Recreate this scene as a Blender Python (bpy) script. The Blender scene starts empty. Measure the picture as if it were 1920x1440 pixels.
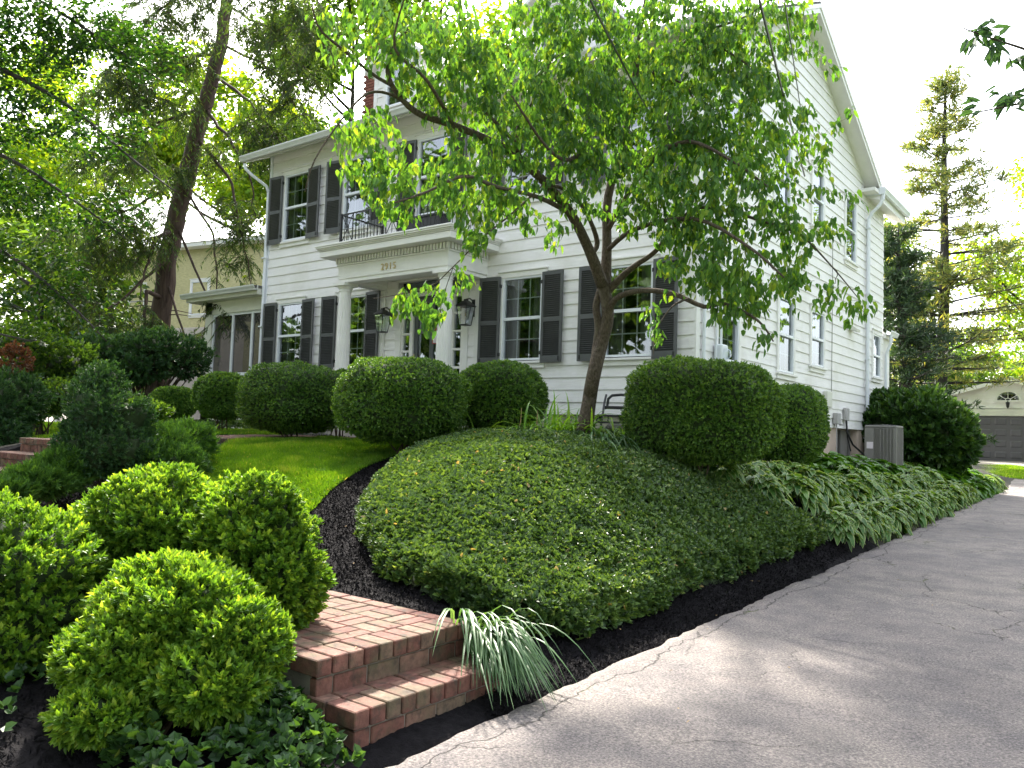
import bpy, math, random
import numpy as np
from mathutils import Vector, Matrix
rad=math.radians
SC=bpy.context.scene; COL=SC.collection
# ------------------------------------------------------------ camera
F_PX=1523.7216; YAW,PIT,ROL=0.6601,0.059,0.033
CAM=np.array([5.2926,-11.2476,-0.3226])
def cam_rot(y,p,r):
    cy,sy=math.cos(y),math.sin(y); Fw=np.array([-sy*math.cos(p),cy*math.cos(p),math.sin(p)])
    Rr=np.array([cy,sy,0.0]); U=np.cross(Rr,Fw)
    return np.array([math.cos(r)*Rr+math.sin(r)*U,-math.sin(r)*Rr+math.cos(r)*U,Fw])
RM=cam_rot(YAW,PIT,ROL)
def at(u,v,d):
    return CAM+(RM.T@np.array([(u-960)/F_PX,-(v-720)/F_PX,1.0]))*d
cd=bpy.data.cameras.new('camera'); co=bpy.data.objects.new('camera',cd); COL.objects.link(co)
cd.sensor_width=36; cd.lens=F_PX/1920*36; cd.clip_end=900; cd.clip_start=0.05
mw=Matrix.Identity(4)
for i in range(3):
    mw[i][0]=RM[0][i]; mw[i][1]=RM[1][i]; mw[i][2]=-RM[2][i]; mw[i][3]=CAM[i]
co.matrix_world=mw; SC.camera=co
# ------------------------------------------------------------ helpers
def tag(o,label=None,cat=None,group=None,kind=None):
    for k,v in (('label',label),('category',cat),('group',group),('kind',kind)):
        if v: o[k]=v
    return o
def empty(name,loc=(0,0,0),rz=0,**k):
    o=bpy.data.objects.new(name,None); COL.objects.link(o); o.location=[float(c) for c in loc]; o.rotation_euler=(0,0,rz)
    return tag(o,**k)
def dup(root,loc=None,rz=None,**k):
    r=root.copy(); COL.objects.link(r)
    if loc is not None: r.location=loc
    if rz is not None: r.rotation_euler=(0,0,rz)
    for ch in root.children:
        c=ch.copy(); COL.objects.link(c); c.parent=r
        for g in ch.children:
            e=g.copy(); COL.objects.link(e); e.parent=c
    return tag(r,**k)
def mesh(name,V,Fs,mats,parent=None,attr=None,smooth=False,midx=None,loc=None,attr2=None):
    """V (n,3); Fs list of int arrays (m,k)."""
    me=bpy.data.meshes.new(name); V=np.asarray(V,dtype=np.float32)
    me.vertices.add(len(V)); me.vertices.foreach_set('co',V.ravel())
    Fs=[np.asarray(f,dtype=np.int32) for f in Fs if len(f)]
    li=np.concatenate([f.ravel() for f in Fs]); tot=np.concatenate([np.full(len(f),f.shape[1],dtype=np.int32) for f in Fs])
    st=np.concatenate([[0],np.cumsum(tot)[:-1]]).astype(np.int32)
    me.loops.add(len(li)); me.loops.foreach_set('vertex_index',li)
    me.polygons.add(len(tot)); me.polygons.foreach_set('loop_start',st); me.polygons.foreach_set('loop_total',tot)
    if midx is not None: me.polygons.foreach_set('material_index',np.asarray(midx,dtype=np.int32))
    me.polygons.foreach_set('use_smooth',np.full(len(tot),bool(smooth)))
    for nm,a in (('rnd',attr),('edge',attr2)):
        if a is not None:
            at_=me.attributes.new(nm,'FLOAT','POINT'); at_.data.foreach_set('value',np.asarray(a,dtype=np.float32))
    me.update(); me.validate()
    for m in (mats if isinstance(mats,(list,tuple)) else [mats]): me.materials.append(m)
    o=bpy.data.objects.new(name,me); COL.objects.link(o)
    if parent is not None: o.parent=parent
    if loc is not None: o.location=loc
    return o
def inst(src,name,parent,loc=(0,0,0),rz=0,rot=None):
    o=bpy.data.objects.new(name,src.data); COL.objects.link(o); o.parent=parent; o.location=loc
    o.rotation_euler=rot if rot else (0,0,rz)
    return o
class MB:
    def __init__(s): s.V=[];s.F={};s.n=0;s.M={}
    def add(s,V,F,mi=0):
        V=np.asarray(V,float); s.V.append(V)
        for f in F:
            f=tuple(int(i)+s.n for i in f); s.F.setdefault(len(f),[]).append(f); s.M.setdefault(len(f),[]).append(mi)
        s.n+=len(V); return s
    def box(s,x0,x1,y0,y1,z0,z1,mi=0,R=None,T=None,bev=0):
        if bev:
            return s.bbox(x0,x1,y0,y1,z0,z1,mi,bev,R,T)
        V=np.array([(x,y,z) for z in (z0,z1) for y in (y0,y1) for x in (x0,x1)],float)
        if R is not None: V=V@np.array(R).T
        if T is not None: V=V+np.array(T)
        return s.add(V,[(0,2,3,1),(4,5,7,6),(0,1,5,4),(2,6,7,3),(0,4,6,2),(1,3,7,5)],mi)
    def bbox(s,x0,x1,y0,y1,z0,z1,mi,b,R,T):
        # chamfered box (24 verts)
        X=(x0,x1);Y=(y0,y1);Z=(z0,z1);V=[];idx={}
        for i in (0,1):
            for j in (0,1):
                for k in (0,1):
                    sx,sy,sz=(1,-1)[i],(1,-1)[j],(1,-1)[k]
                    for ax in range(3):
                        p=[X[i]+sx*b,Y[j]+sy*b,Z[k]+sz*b]; p[ax]=(X[i],Y[j],Z[k])[ax]
                        idx[(i,j,k,ax)]=len(V); V.append(p)
        F=[]
        F.append([idx[(0,j,k,0)] for j,k in ((0,0),(0,1),(1,1),(1,0))]); F.append([idx[(1,j,k,0)] for j,k in ((0,0),(1,0),(1,1),(0,1))])
        F.append([idx[(i,0,k,1)] for i,k in ((0,0),(1,0),(1,1),(0,1))]); F.append([idx[(i,1,k,1)] for i,k in ((0,0),(0,1),(1,1),(1,0))])
        F.append([idx[(i,j,0,2)] for i,j in ((0,0),(0,1),(1,1),(1,0))]); F.append([idx[(i,j,1,2)] for i,j in ((0,0),(1,0),(1,1),(0,1))])
        for i in (0,1):
            for j in (0,1): F.append([idx[(i,j,0,0)],idx[(i,j,1,0)],idx[(i,j,1,1)],idx[(i,j,0,1)]])
        for i in (0,1):
            for k in (0,1): F.append([idx[(i,0,k,0)],idx[(i,1,k,0)],idx[(i,1,k,2)],idx[(i,0,k,2)]])
        for j in (0,1):
            for k in (0,1): F.append([idx[(0,j,k,1)],idx[(1,j,k,1)],idx[(1,j,k,2)],idx[(0,j,k,2)]])
        for i in (0,1):
            for j in (0,1):
                for k in (0,1): F.append([idx[(i,j,k,a)] for a in range(3)])
        V=np.array(V,float)
        if R is not None: V=V@np.array(R).T
        if T is not None: V=V+np.array(T)
        return s.add(V,F,mi)
    def prism(s,poly,a0,a1,axis=0,mi=0):
        """poly: 2D points in the other two axes; extruded along axis a0..a1"""
        n=len(poly);V=[]
        for a in (a0,a1):
            for p,q in poly:
                V.append({0:(a,p,q),1:(p,a,q),2:(p,q,a)}[axis])
        F=[tuple(range(n)),tuple(range(2*n-1,n-1,-1))]+[(i,(i+1)%n,n+(i+1)%n,n+i) for i in range(n)]
        return s.add(V,F,mi)
    def tube(s,P,r,k=8,mi=0,cap=True):
        P=np.asarray(P,float); n=len(P); r=np.broadcast_to(np.asarray(r,float),(n,))
        T=np.gradient(P,axis=0); T/=np.linalg.norm(T,axis=1)[:,None]+1e-9
        ref=np.array([0,0,1.0]) if abs(T[0][2])<.9 else np.array([1.0,0,0])
        u=np.cross(T[0],ref);u/=np.linalg.norm(u);V=[]
        an=np.arange(k)*2*math.pi/k
        for i in range(n):
            u=u-T[i]*(u@T[i]);u/=np.linalg.norm(u)+1e-9;w=np.cross(T[i],u)
            V.append(P[i]+r[i]*(np.cos(an)[:,None]*u+np.sin(an)[:,None]*w))
        F=[]
        for i in range(n-1):
            for j in range(k):
                a=i*k+j;b=i*k+(j+1)%k;F.append((a,b,b+k,a+k))
        if cap: F.append(tuple(range(k-1,-1,-1)));F.append(tuple((n-1)*k+j for j in range(k)))
        return s.add(np.concatenate(V),F,mi)
    def lathe(s,prof,c=(0,0,0),k=24,mi=0,flute=None):
        V=[];an=np.arange(k)*2*math.pi/k
        for r,z in prof:
            rr=r*(flute(an) if flute is not None and r>0 else 1.0)
            V.append(np.stack([c[0]+rr*np.cos(an)+0*an,c[1]+rr*np.sin(an)+0*an,c[2]+z+0*an],1))
        F=[]
        for i in range(len(prof)-1):
            for j in range(k):
                a=i*k+j;b=i*k+(j+1)%k;F.append((a,b,b+k,a+k))
        F.append(tuple(range(k-1,-1,-1)));F.append(tuple((len(prof)-1)*k+j for j in range(k)))
        return s.add(np.concatenate(V),F,mi)
    def build(s,name,mats,parent=None,loc=None,smooth=False,attr=None):
        ks=sorted(s.F); mi=sum((s.M[k] for k in ks),[])
        return mesh(name,np.concatenate(s.V),[np.array(s.F[k]) for k in ks],mats,parent,midx=mi,loc=loc,smooth=smooth,attr=attr)
# noise
def vnoise(P,freq,seed=0):
    P=np.asarray(P,float)*freq+seed*17.31; i=np.floor(P).astype(np.int64); f=P-i; f=f*f*(3-2*f)
    def h(a,b,c):
        n=(a*73856093)^(b*19349663)^(c*83492791)^(seed*2654435); n=(n^(n>>13))*1274126177&0x7fffffff
        return ((n>>7)&0xffff)/65535.0
    r=0
    for dx in (0,1):
        for dy in (0,1):
            for dz in (0,1):
                w=(f[:,0] if dx else 1-f[:,0])*(f[:,1] if dy else 1-f[:,1])*(f[:,2] if dz else 1-f[:,2])
                r=r+w*h(i[:,0]+dx,i[:,1]+dy,i[:,2]+dz)
    return r*2-1
def fbm(P,freq,seed=0,o=3):
    return sum(vnoise(P,freq*2**k,seed+k)*.5**k for k in range(o))
def unit(a): return a/(np.linalg.norm(a,axis=-1,keepdims=True)+1e-9)
# ------------------------------------------------------------ materials
def newmat(name):
    m=bpy.data.materials.new(name); m.use_nodes=True; nt=m.node_tree; return m,nt,nt.nodes['Principled BSDF'],nt.nodes['Material Output']
def N(nt,t,**k):
    n=nt.nodes.new(t)
    for a,b in k.items(): setattr(n,a,b)
    return n
def noise_node(nt,scale,detail=4,vec=None,rough=.6):
    n=N(nt,'ShaderNodeTexNoise'); n.inputs['Scale'].default_value=scale; n.inputs['Detail'].default_value=detail; n.inputs['Roughness'].default_value=rough
    if vec is not None: nt.links.new(vec,n.inputs['Vector'])
    return n
def ramp(nt,fac,stops,interp='LINEAR'):
    r=N(nt,'ShaderNodeValToRGB'); cr=r.color_ramp; cr.interpolation=interp
    while len(cr.elements)>1: cr.elements.remove(cr.elements[0])
    for i,(p,c) in enumerate(stops):
        e=cr.elements[0] if i==0 else cr.elements.new(p); e.position=p; e.color=(*c,1) if len(c)==3 else c
    nt.links.new(fac,r.inputs['Fac']); return r
def mixc(nt,fac,a,b,mode='MIX'):
    m=N(nt,'ShaderNodeMix',data_type='RGBA',blend_type=mode)
    for s,v in ((0,fac),(6,a),(7,b)):
        if hasattr(v,'is_linked'): nt.links.new(v,m.inputs[s])
        else: m.inputs[s].default_value=v if s==0 else (*v,1)
    return m.outputs[2]
def pos(nt,scale=(1,1,1)):
    g=N(nt,'ShaderNodeNewGeometry'); mp=N(nt,'ShaderNodeMapping'); mp.inputs['Scale'].default_value=scale
    nt.links.new(g.outputs['Position'],mp.inputs['Vector']); return mp.outputs['Vector']
def pm(name,c,rough=.6,var=.12,scale=3,bump=0,bscale=60,spec=.5,metal=0,stretch=(1,1,1),dirt=None,dscale=1.5):
    m,nt,b,o=newmat(name); v=pos(nt,stretch)
    n=noise_node(nt,scale,5,v); c=np.array(c)
    r=ramp(nt,n.outputs['Fac'],[(.3,tuple(c*(1-var))),(.7,tuple(np.minimum(c*(1+var),.9)))])
    colr=r.outputs['Color']
    if dirt is not None:
        n2=noise_node(nt,dscale,6,pos(nt)); r2=ramp(nt,n2.outputs['Fac'],[(.5,(0,0,0)),(.75,(1,1,1))]); 
        colr=mixc(nt,r2.outputs['Color'],colr,dirt)
    nt.links.new(colr,b.inputs['Base Color']); b.inputs['Roughness'].default_value=rough; b.inputs['Metallic'].default_value=metal
    b.inputs['Specular IOR Level'].default_value=spec
    if bump:
        nb=noise_node(nt,bscale,4,v); bp=N(nt,'ShaderNodeBump'); bp.inputs['Strength'].default_value=bump; bp.inputs['Distance'].default_value=.01
        nt.links.new(nb.outputs['Fac'],bp.inputs['Height']); nt.links.new(bp.outputs['Normal'],b.inputs['Normal'])
    return m
def leafmat(name,stops,trans=.4,tcol=None,rough=.45,spec=.4,margin=None):
    """stops: [(pos,col)] over the per-leaf random attribute"""
    m,nt,b,o=newmat(name)
    a=N(nt,'ShaderNodeAttribute',attribute_name='rnd'); r=ramp(nt,a.outputs['Fac'],stops)
    base=r.outputs['Color']
    n=noise_node(nt,.9,3,pos(nt)); rr=ramp(nt,n.outputs['Fac'],[(.3,(.7,.74,.75)),(.7,(1.22,1.16,1.0))])
    base=mixc(nt,1.0,base,rr.outputs['Color'],'MULTIPLY')
    if margin:
        e=N(nt,'ShaderNodeAttribute',attribute_name='edge'); re=ramp(nt,e.outputs['Fac'],[(.76,(0,0,0)),(.88,(1,1,1))]); base=mixc(nt,re.outputs['Color'],base,margin)
    b.inputs['Roughness'].default_value=rough; b.inputs['Specular IOR Level'].default_value=spec
    nt.links.new(base,b.inputs['Base Color'])
    t=N(nt,'ShaderNodeBsdfTranslucent'); mul=mixc(nt,1.0,base,tcol or (1.9,1.7,.6),'MULTIPLY'); nt.links.new(mul,t.inputs['Color'])
    ms=N(nt,'ShaderNodeMixShader'); ms.inputs[0].default_value=trans
    nt.links.new(b.outputs[0],ms.inputs[1]); nt.links.new(t.outputs[0],ms.inputs[2]); nt.links.new(ms.outputs[0],o.inputs['Surface'])
    return m
def glassmat(name,tint=(.8,.85,.85),refl=.5):
    m,nt,b,o=newmat(name); nt.nodes.remove(b)
    tr=N(nt,'ShaderNodeBsdfTransparent'); tr.inputs[0].default_value=(*tint,1)
    gl=N(nt,'ShaderNodeBsdfGlossy'); gl.inputs['Roughness'].default_value=.015; gl.inputs['Color'].default_value=(.9,.95,1,1)
    n=noise_node(nt,2.2,2,pos(nt)); bp=N(nt,'ShaderNodeBump'); bp.inputs['Strength'].default_value=.05; bp.inputs['Distance'].default_value=.02
    nt.links.new(n.outputs['Fac'],bp.inputs['Height']); nt.links.new(bp.outputs['Normal'],gl.inputs['Normal'])
    fr=N(nt,'ShaderNodeLayerWeight'); fr.inputs['Blend'].default_value=refl
    mp=N(nt,'ShaderNodeMapRange'); mp.inputs['To Min'].default_value=.11; mp.inputs['To Max'].default_value=.9; nt.links.new(fr.outputs['Fresnel'],mp.inputs['Value'])
    ms=N(nt,'ShaderNodeMixShader'); nt.links.new(mp.outputs[0],ms.inputs[0]); nt.links.new(tr.outputs[0],ms.inputs[1]); nt.links.new(gl.outputs[0],ms.inputs[2])
    nt.links.new(ms.outputs[0],o.inputs['Surface']); return m
def sheer(name,c,alpha):
    m,nt,b,o=newmat(name); b.inputs['Base Color'].default_value=(*c,1); b.inputs['Roughness'].default_value=.9
    tr=N(nt,'ShaderNodeBsdfTransparent'); ms=N(nt,'ShaderNodeMixShader'); ms.inputs[0].default_value=alpha
    nt.links.new(tr.outputs[0],ms.inputs[1]); nt.links.new(b.outputs[0],ms.inputs[2]); nt.links.new(ms.outputs[0],o.inputs['Surface']); return m

M={}
M['siding']=pm('siding_paint',(.84,.825,.81),.55,.05,2.5,.25,9,spec=.35,stretch=(1,1,12),dirt=(.70,.69,.63),dscale=.9)
M['trim']=pm('trim_paint',(.80,.79,.76),.5,.04,4,.06,40,spec=.4)
M['cream']=pm('cream_paint',(.66,.66,.58),.6,.06,3,.1,40)
M['alum']=pm('white_metal',(.76,.79,.83),.35,.04,4,spec=.5)
M['gutter']=pm('gutter_enamel',(.58,.60,.57),.35,.08,3,spec=.5)
M['shutter']=pm('shutter_paint',(.082,.086,.088),.45,.15,6,.1,60,spec=.5)
M['black']=pm('black_iron',(.012,.012,.014),.4,.2,8,spec=.5)
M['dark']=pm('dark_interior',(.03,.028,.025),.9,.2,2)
M['curtain']=pm('curtain_cloth',(.20,.20,.19),.9,.1,4)
M['found']=pm('foundation_render',(.36,.34,.27),.85,.12,2,.2,30,dirt=(.16,.15,.12),dscale=2)
M['pinkfound']=pm('foundation_paint',(.55,.44,.36),.8,.1,2,.2,30)
M['door']=pm('door_paint',(.085,.092,.10),.4,.1,4,spec=.5)
M['brass']=pm('weathered_brass',(.58,.47,.24),.45,.2,20,metal=.3)
M['concrete']=pm('concrete',(.40,.38,.33),.85,.15,3,.3,60)
M['glass']=glassmat('window_glass')
M['lampglass']=glassmat('lantern_glass',(.93,.95,.95),.25)
M['screen']=sheer('insect_screen',(.026,.027,.026),.78)
M['shingle']=pm('roof_shingle',(.10,.095,.09),.9,.35,6,.6,40)
M['plastic']=pm('black_plastic',(.018,.018,.02),.45,.2,8)
M['greyp']=pm('grey_enamel',(.22,.21,.20),.5,.06,5)
M['boxgrey']=pm('grey_box',(.42,.41,.40),.5,.08,5)
# ------------------------------------------------------------ house
CRS=0.205; W=10.754; DM=9.3; RS=.487; EZ=5.94
R90=np.array([[0,-1,0],[1,0,0],[0,0,1]],float)   # local (x,-y outward) -> side wall
house=empty('house',(0,0,0),label='two storey white clapboard house with grey louvred shutters and columned portico',cat='house')
def siding_mb(a0f,a1f,z0,k0,k1,openings,crs=CRS,tf=None,off=.024):
    """boards in local frame (x along wall, -y outward). a0f/a1f: functions of z"""
    mb=MB(); rng=random.Random(5)
    for k in range(k0,k1):
        zb,zt=z0+k*crs,z0+(k+1)*crs
        cuts=sorted({zb,zt}|{z for o in openings for z in (o[2],o[3]) if zb<z<zt})
        for c in range(len(cuts)-1):
            p,q=cuts[c],cuts[c+1]; fb=(p-zb)/crs; ft=(q-zb)/crs; j=rng.uniform(-.0015,.0015)
            ob=off*(1-fb)+.006*fb+j; ot=off*(1-ft)+.006*ft+j
            segs=[(a0f(p),a0f(q),a1f(p),a1f(q))]
            for o in openings:
                if o[2]<q-1e-6 and o[3]>p+1e-6:
                    new=[]
                    for s in segs:
                        if o[1]<=max(s[0],s[1]) or o[0]>=min(s[2],s[3]): new.append(s); continue
                        if o[0]>min(s[0],s[1]): new.append((s[0],s[1],o[0],o[0]))
                        if o[1]<max(s[2],s[3]): new.append((o[1],o[1],s[2],s[3]))
                    segs=new
            if fb==0 or c==0: jx=rng.uniform(min(a0f(zb),a1f(zb)),max(a0f(zb),a1f(zb))) if rng.random()<.75 else None
            if jx is not None:
                new=[]
                for s in segs:
                    if s[0]+.15<jx<s[2]-.15 and s[1]+.15<jx<s[3]-.15: new+=[(s[0],s[1],jx-.0015,jx-.0015),(jx+.0015,jx+.0015,s[2],s[3])]
                    else: new.append(s)
                segs=new
            for s in segs:
                if s[2]-s[0]<.005 and s[3]-s[1]<.005: continue
                V=[(s[0],-ob,p),(s[2],-ob,p),(s[3],-ot,q),(s[1],-ot,q),(s[0],.0,p),(s[2],.0,p)]
                mb.add(V,[(0,1,2,3)]+([(4,5,1,0)] if fb==0 else []))
    return mb
def xform(mb,R,T=(0,0,0)):
    mb.V=[v@np.array(R).T+np.array(T) for v in mb.V]; return mb
# openings: (x0,x1,z0,z1)
WW=.86; GF=(.93,2.40); UF=(3.84,5.36)
fx1=[-9.75,-7.69,-3.25,-1.13]; fx2=[-9.75,-7.69,-5.5,-3.25,-1.13]
op_f=[(x-WW/2-.09,x+WW/2+.09,GF[0]-.12,GF[1]+.1) for x in fx1]+[(x-WW/2-.09,x+WW/2+.09,UF[0]-.12,UF[1]+.1) for x in fx2]
op_f.append((-6.36,-4.6,-.6,2.72))
c=lambda v:(lambda z:v)
siding_mb(c(-W),c(0),0,-1 if 0 else 0,29,op_f).build('front_siding',M['siding'],house)
# extra strips above course 29 (frieze)
f=MB(); f.box(-W,0,-.03,0,29*CRS,EZ+.02); f.build('frieze_board',M['trim'],house)
sw=[(1.18,.84,.93,2.35),(3.89,.80,.96,2.35),(5.75,.80,1.24,2.35),(10.47,.66,1.36,2.42),
    (1.3,.8,3.86,5.3),(3.6,.8,3.86,5.3),(5.7,.7,4.1,5.3),(8.1,.8,3.86,5.3)]
op_s=[(y-w/2-.09,y+w/2+.09,a-.12,b+.1) for y,w,a,b in sw]+[(7.3,8.9,-.62,-.02)]
RT=lambda z:(max(0,(z-EZ-.0)/RS))
g=siding_mb(lambda z:max(.1,(z-EZ)/RS+.02),lambda z:DM if z<EZ else max(DM-(z-EZ)/RS,(z-EZ)/RS+.02),0,0,40,op_s)
xform(g,R90).build('side_siding',M['siding'],house)
g=siding_mb(c(DM+.02),c(11.18),0,-1,28,op_s); xform(g,R90).build('side_siding',M['siding'],house)
# core walls behind the boards (with openings left dark by the window recesses)
b=MB()
def wall_core(mb,x0,x1,z0,z1,ops,R,y=0.004,t=.12):
    xs=sorted({x0,x1}|{v for o in ops for v in o[:2] if x0<v<x1})
    for i in range(len(xs)-1):
        m=(xs[i]+xs[i+1])/2; zz=[(o[2],o[3]) for o in ops if o[0]<m<o[1]]; zz.sort(); z=z0
        for a,bb in zz+[(z1,z1)]:
            if a>z: mb.box(xs[i],xs[i+1],y,y+t,z,min(a,z1),R=R)
            z=max(z,bb)
I3=np.eye(3)
wall_core(b,-W+.01,-.13,0,EZ,op_f,I3); wall_core(b,.14,11.17,0,5.7,op_s,R90)
b.prism([(0.14,5.7),(DM,5.7),(DM/2,EZ+DM/2*RS-.05)],-.12,-.003,0)
b.box(-W,-W+.12,.13,DM,-.5,5.7); b.box(-W,-.13,DM-.13,DM,-.5,5.6); b.box(-8,-.13,11.05,11.17,-.5,5.6)
b.build('wall_core',M['trim'],house)
b=MB(); b.box(-W,-.0,.02,.3,-1.1,-.001); b.build('foundation',M['found'],house)
b=MB(); b.box(-.3,-.012,.3,7.3,-1.3,-.001); b.box(-.3,-.012,8.9,11.15,-1.3,-.001); b.box(-.3,-.25,7.3,8.9,-1.3,-.001); b.build('foundation',M['pinkfound'],house)
b=MB(); b.box(-.22,-.2,7.3,8.9,-.7,-.03); 
for y in (7.35,8.08,8.82): b.box(-.19,-.15,y-.03,y+.03,-.7,-.03)
b.build('basement_window',M['greyp'],house)
# corner boards
b=MB(); b.box(-.02,.035,-.022,.1,-.05,5.9); b.build('corner_board',M['trim'],house)
b=MB()
for k in range(29): b.box(-.075,.006,-.031,-.02,k*CRS,k*CRS+.17)
b.build('corner_cap',M['siding'],house)
b=MB(); b.box(-W-.03,-W+.06,-.035,.1,-.05,EZ); b.build('corner_board',M['alum'],house)
# roof
def roofz(y): return EZ+.13+RS*y
b=MB(); t=.05
b.prism([(-.5,roofz(-.5)),(DM/2,roofz(DM/2)),(DM/2,roofz(DM/2)+t),(-.52,roofz(-.52)+t)],-W-.36,.36,0)
b.prism([(DM/2,roofz(DM/2)),(DM+.45,roofz(-.45)),(DM+.47,roofz(-.47)+t),(DM/2,roofz(DM/2)+t)],-W-.36,.36,0)
b.build('roof',M['shingle'],house)
b=MB()  # soffits / rafters slab
b.prism([(-.48,roofz(-.48)-.125),(DM/2,roofz(DM/2)-.125),(DM/2,roofz(DM/2)-.002),(-.48,roofz(-.48)-.002)],-W-.33,-W+.0,0)
b.prism([(-.48,roofz(-.48)-.125),(DM/2,roofz(DM/2)-.125),(DM/2,roofz(DM/2)-.002),(-.48,roofz(-.48)-.002)],.0,.33,0)
b.prism([(DM/2,roofz(DM/2)-.125),(DM+.4,roofz(-.4)-.125),(DM+.4,roofz(-.4)-.002),(DM/2,roofz(DM/2)-.002)],.0,.33,0)
b.prism([(-.48,roofz(-.48)-.125),(.0,roofz(0)-.125),(.0,roofz(0)-.002),(-.48,roofz(-.48)-.002)],-W,0,0)
b.build('soffit',M['trim'],house)
b=MB() # rake fascia, two stepped boards
for x0,x1,d0,d1 in ((.331,.352,.19,.0),(.353,.372,.09,.005)):
    b.prism([(-.5,roofz(-.5)-d0),(DM/2,roofz(DM/2)-d0),(DM/2,roofz(DM/2)-d1),(-.5,roofz(-.5)-d1)],x0,x1,0)
    b.prism([(DM/2+.001,roofz(DM/2)-d0),(DM+.35,roofz(-.35)-d0),(DM+.35,roofz(-.35)-d1),(DM/2+.001,roofz(DM/2)-d1)],x0,x1,0)
b.box(.0,.33,9.0,9.75,EZ-.22,EZ-.14)
b.build('fascia',M['trim'],house)
def gutter(mb,x0,x1,axis,p,z,s=-1,mi=0):
    prof=[(0,0),(.0,-.11),(-.02,-.12),(.085*1,-.12),(.10,-.08),(.13,-.03),(.13,0),(.122,0),(.122,-.02),(.09,-.075),(.08,-.105),(.008,-.105),(.008,0)]
    mb.prism([(p+s*a,z+b_) for a,b_ in prof[:1]+prof[1:2]+prof[3:]],x0,x1,axis,mi)
b=MB(); gutter(b,-W-.42,.36,0,-.50,roofz(-.5)+.01); b.build('gutter',M['gutter'],house)
# rear addition eave running away along y
b=MB(); b.prism([(-4,7.3),(.33,5.80),(.33,5.86),(-4,7.36)],9.4,12.1,1); b.build('roof',M['shingle'],house)
b=MB(); b.prism([(-.02,5.72),(.34,5.58),(.34,5.78),(-.02,5.86)],9.42,12.05,1); b.build('soffit',M['trim'],house)
b=MB(); gutter(b,9.38,12.1,1,.35,5.86,1); b.box(.02,.47,9.36,9.378,5.7,5.87); b.build('gutter',M['alum'],house)
# downspouts
def spout(pts,m,r=.04,name='downspout'):
    mb=MB(); mb.tube(pts,r,8); 
    for i,p in enumerate(pts[2:-1]):
        pass
    z0,z1=pts[-1][2],pts[-2][2]
    for z in np.arange(min(z0,z1)+.6,max(z0,z1),1.6): mb.box(pts[-1][0]-.06,pts[-1][0]+.06,pts[-1][1]-.06,pts[-1][1]+.06,z,z+.03)
    return mb.build(name,m,house,smooth=False)
spout([(.40,9.44,5.76),(.40,9.44,5.6),(.33,9.44,5.46),(.16,9.45,5.3),(.075,9.46,5.15),(.07,9.46,5.0),(.07,9.46,-.5)],M['alum'],.045)
spout([(-W-.28,-.55,5.66),(-W-.28,-.53,5.55),(-W-.22,-.42,5.44),(-W-.02,-.12,5.2),(-W+.0,-.07,5.05),(-W+.0,-.07,4.8),(-W+.0,-.07,-.3)],M['alum'],.036)
spout([(.06,.2,5.7),(.06,.2,5.2),(.06,.2,1.2),(.06,.2,-.4)],M['alum'],.03)
# --------------------------------------------------- windows
def win_meshes(w,h,nm):
    """returns dict of source objects at hidden template -> we just build meshes then wrap"""
    c1=MB() # casing
    e=.09
    c1.box(-w/2-e,-w/2,-.045,.05,-.02,h+.0,bev=.004); c1.box(w/2,w/2+e,-.045,.05,-.02,h+.0,bev=.004)
    c1.box(-w/2-e-.0,w/2+e+.0,-.048,.05,h,h+.10,bev=.004); c1.box(-w/2-e-.02,w/2+e+.02,-.07,.0,h+.10,h+.13,bev=.004)
    c1.box(-w/2-e-.03,w/2+e+.03,-.085,.05,-.06,-.02,bev=.005); c1.box(-w/2-e,w/2+e,-.05,.0,-.14,-.06)
    s=MB(); fr=.035; hh=h/2
    for x0,x1 in ((-w/2,-w/2+fr),(w/2-fr,w/2)):
        s.box(x0,x1,-.035,.03,0,h)
    s.box(-w/2+fr,w/2-fr,-.033,.03,h-fr,h); s.box(-w/2+fr,w/2-fr,-.033,.03,0,fr); s.box(-w/2+fr,w/2-fr,-.04,.03,hh-.025,hh+.025)
    mt=MB(); iw=w-2*fr
    for lo,hi,y in ((fr,hh-.025,.028),(hh+.025,h-fr,.018)):
        for i in (1,2):
            x=-iw/2+iw*i/3; mt.box(x-.009,x+.009,y,y+.012,lo,hi)
        z=(lo+hi)/2; mt.box(-iw/2,iw/2,y+.001,y+.011,z-.009,z+.009)
    p=MB(); p.add([(-iw/2,.012,fr),(iw/2,.012,fr),(iw/2,.012,hh),(-iw/2,.012,hh)],[(0,1,2,3)]); p.add([(-iw/2,.006,hh),(iw/2,.006,hh),(iw/2,.006,h-fr),(-iw/2,.006,h-fr)],[(0,1,2,3)])
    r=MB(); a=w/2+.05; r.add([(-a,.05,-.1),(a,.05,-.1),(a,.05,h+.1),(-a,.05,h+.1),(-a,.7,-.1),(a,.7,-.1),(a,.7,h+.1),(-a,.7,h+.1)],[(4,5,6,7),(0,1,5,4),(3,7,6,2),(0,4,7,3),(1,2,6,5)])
    cu=MB()
    for sgn in (-1,1):
        n=14; xs=np.linspace(w*.16,w*.5,n)*sgn; ys=.13+.025*np.sin(np.arange(n)*1.9)
        V=[(x,y,z) for z in (0,h) for x,y in zip(xs,ys)]; cu.add(V,[(i,i+1,n+i+1,n+i) for i in range(n-1)])
    return c1,s,mt,p,r,cu
_wc={}
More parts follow.
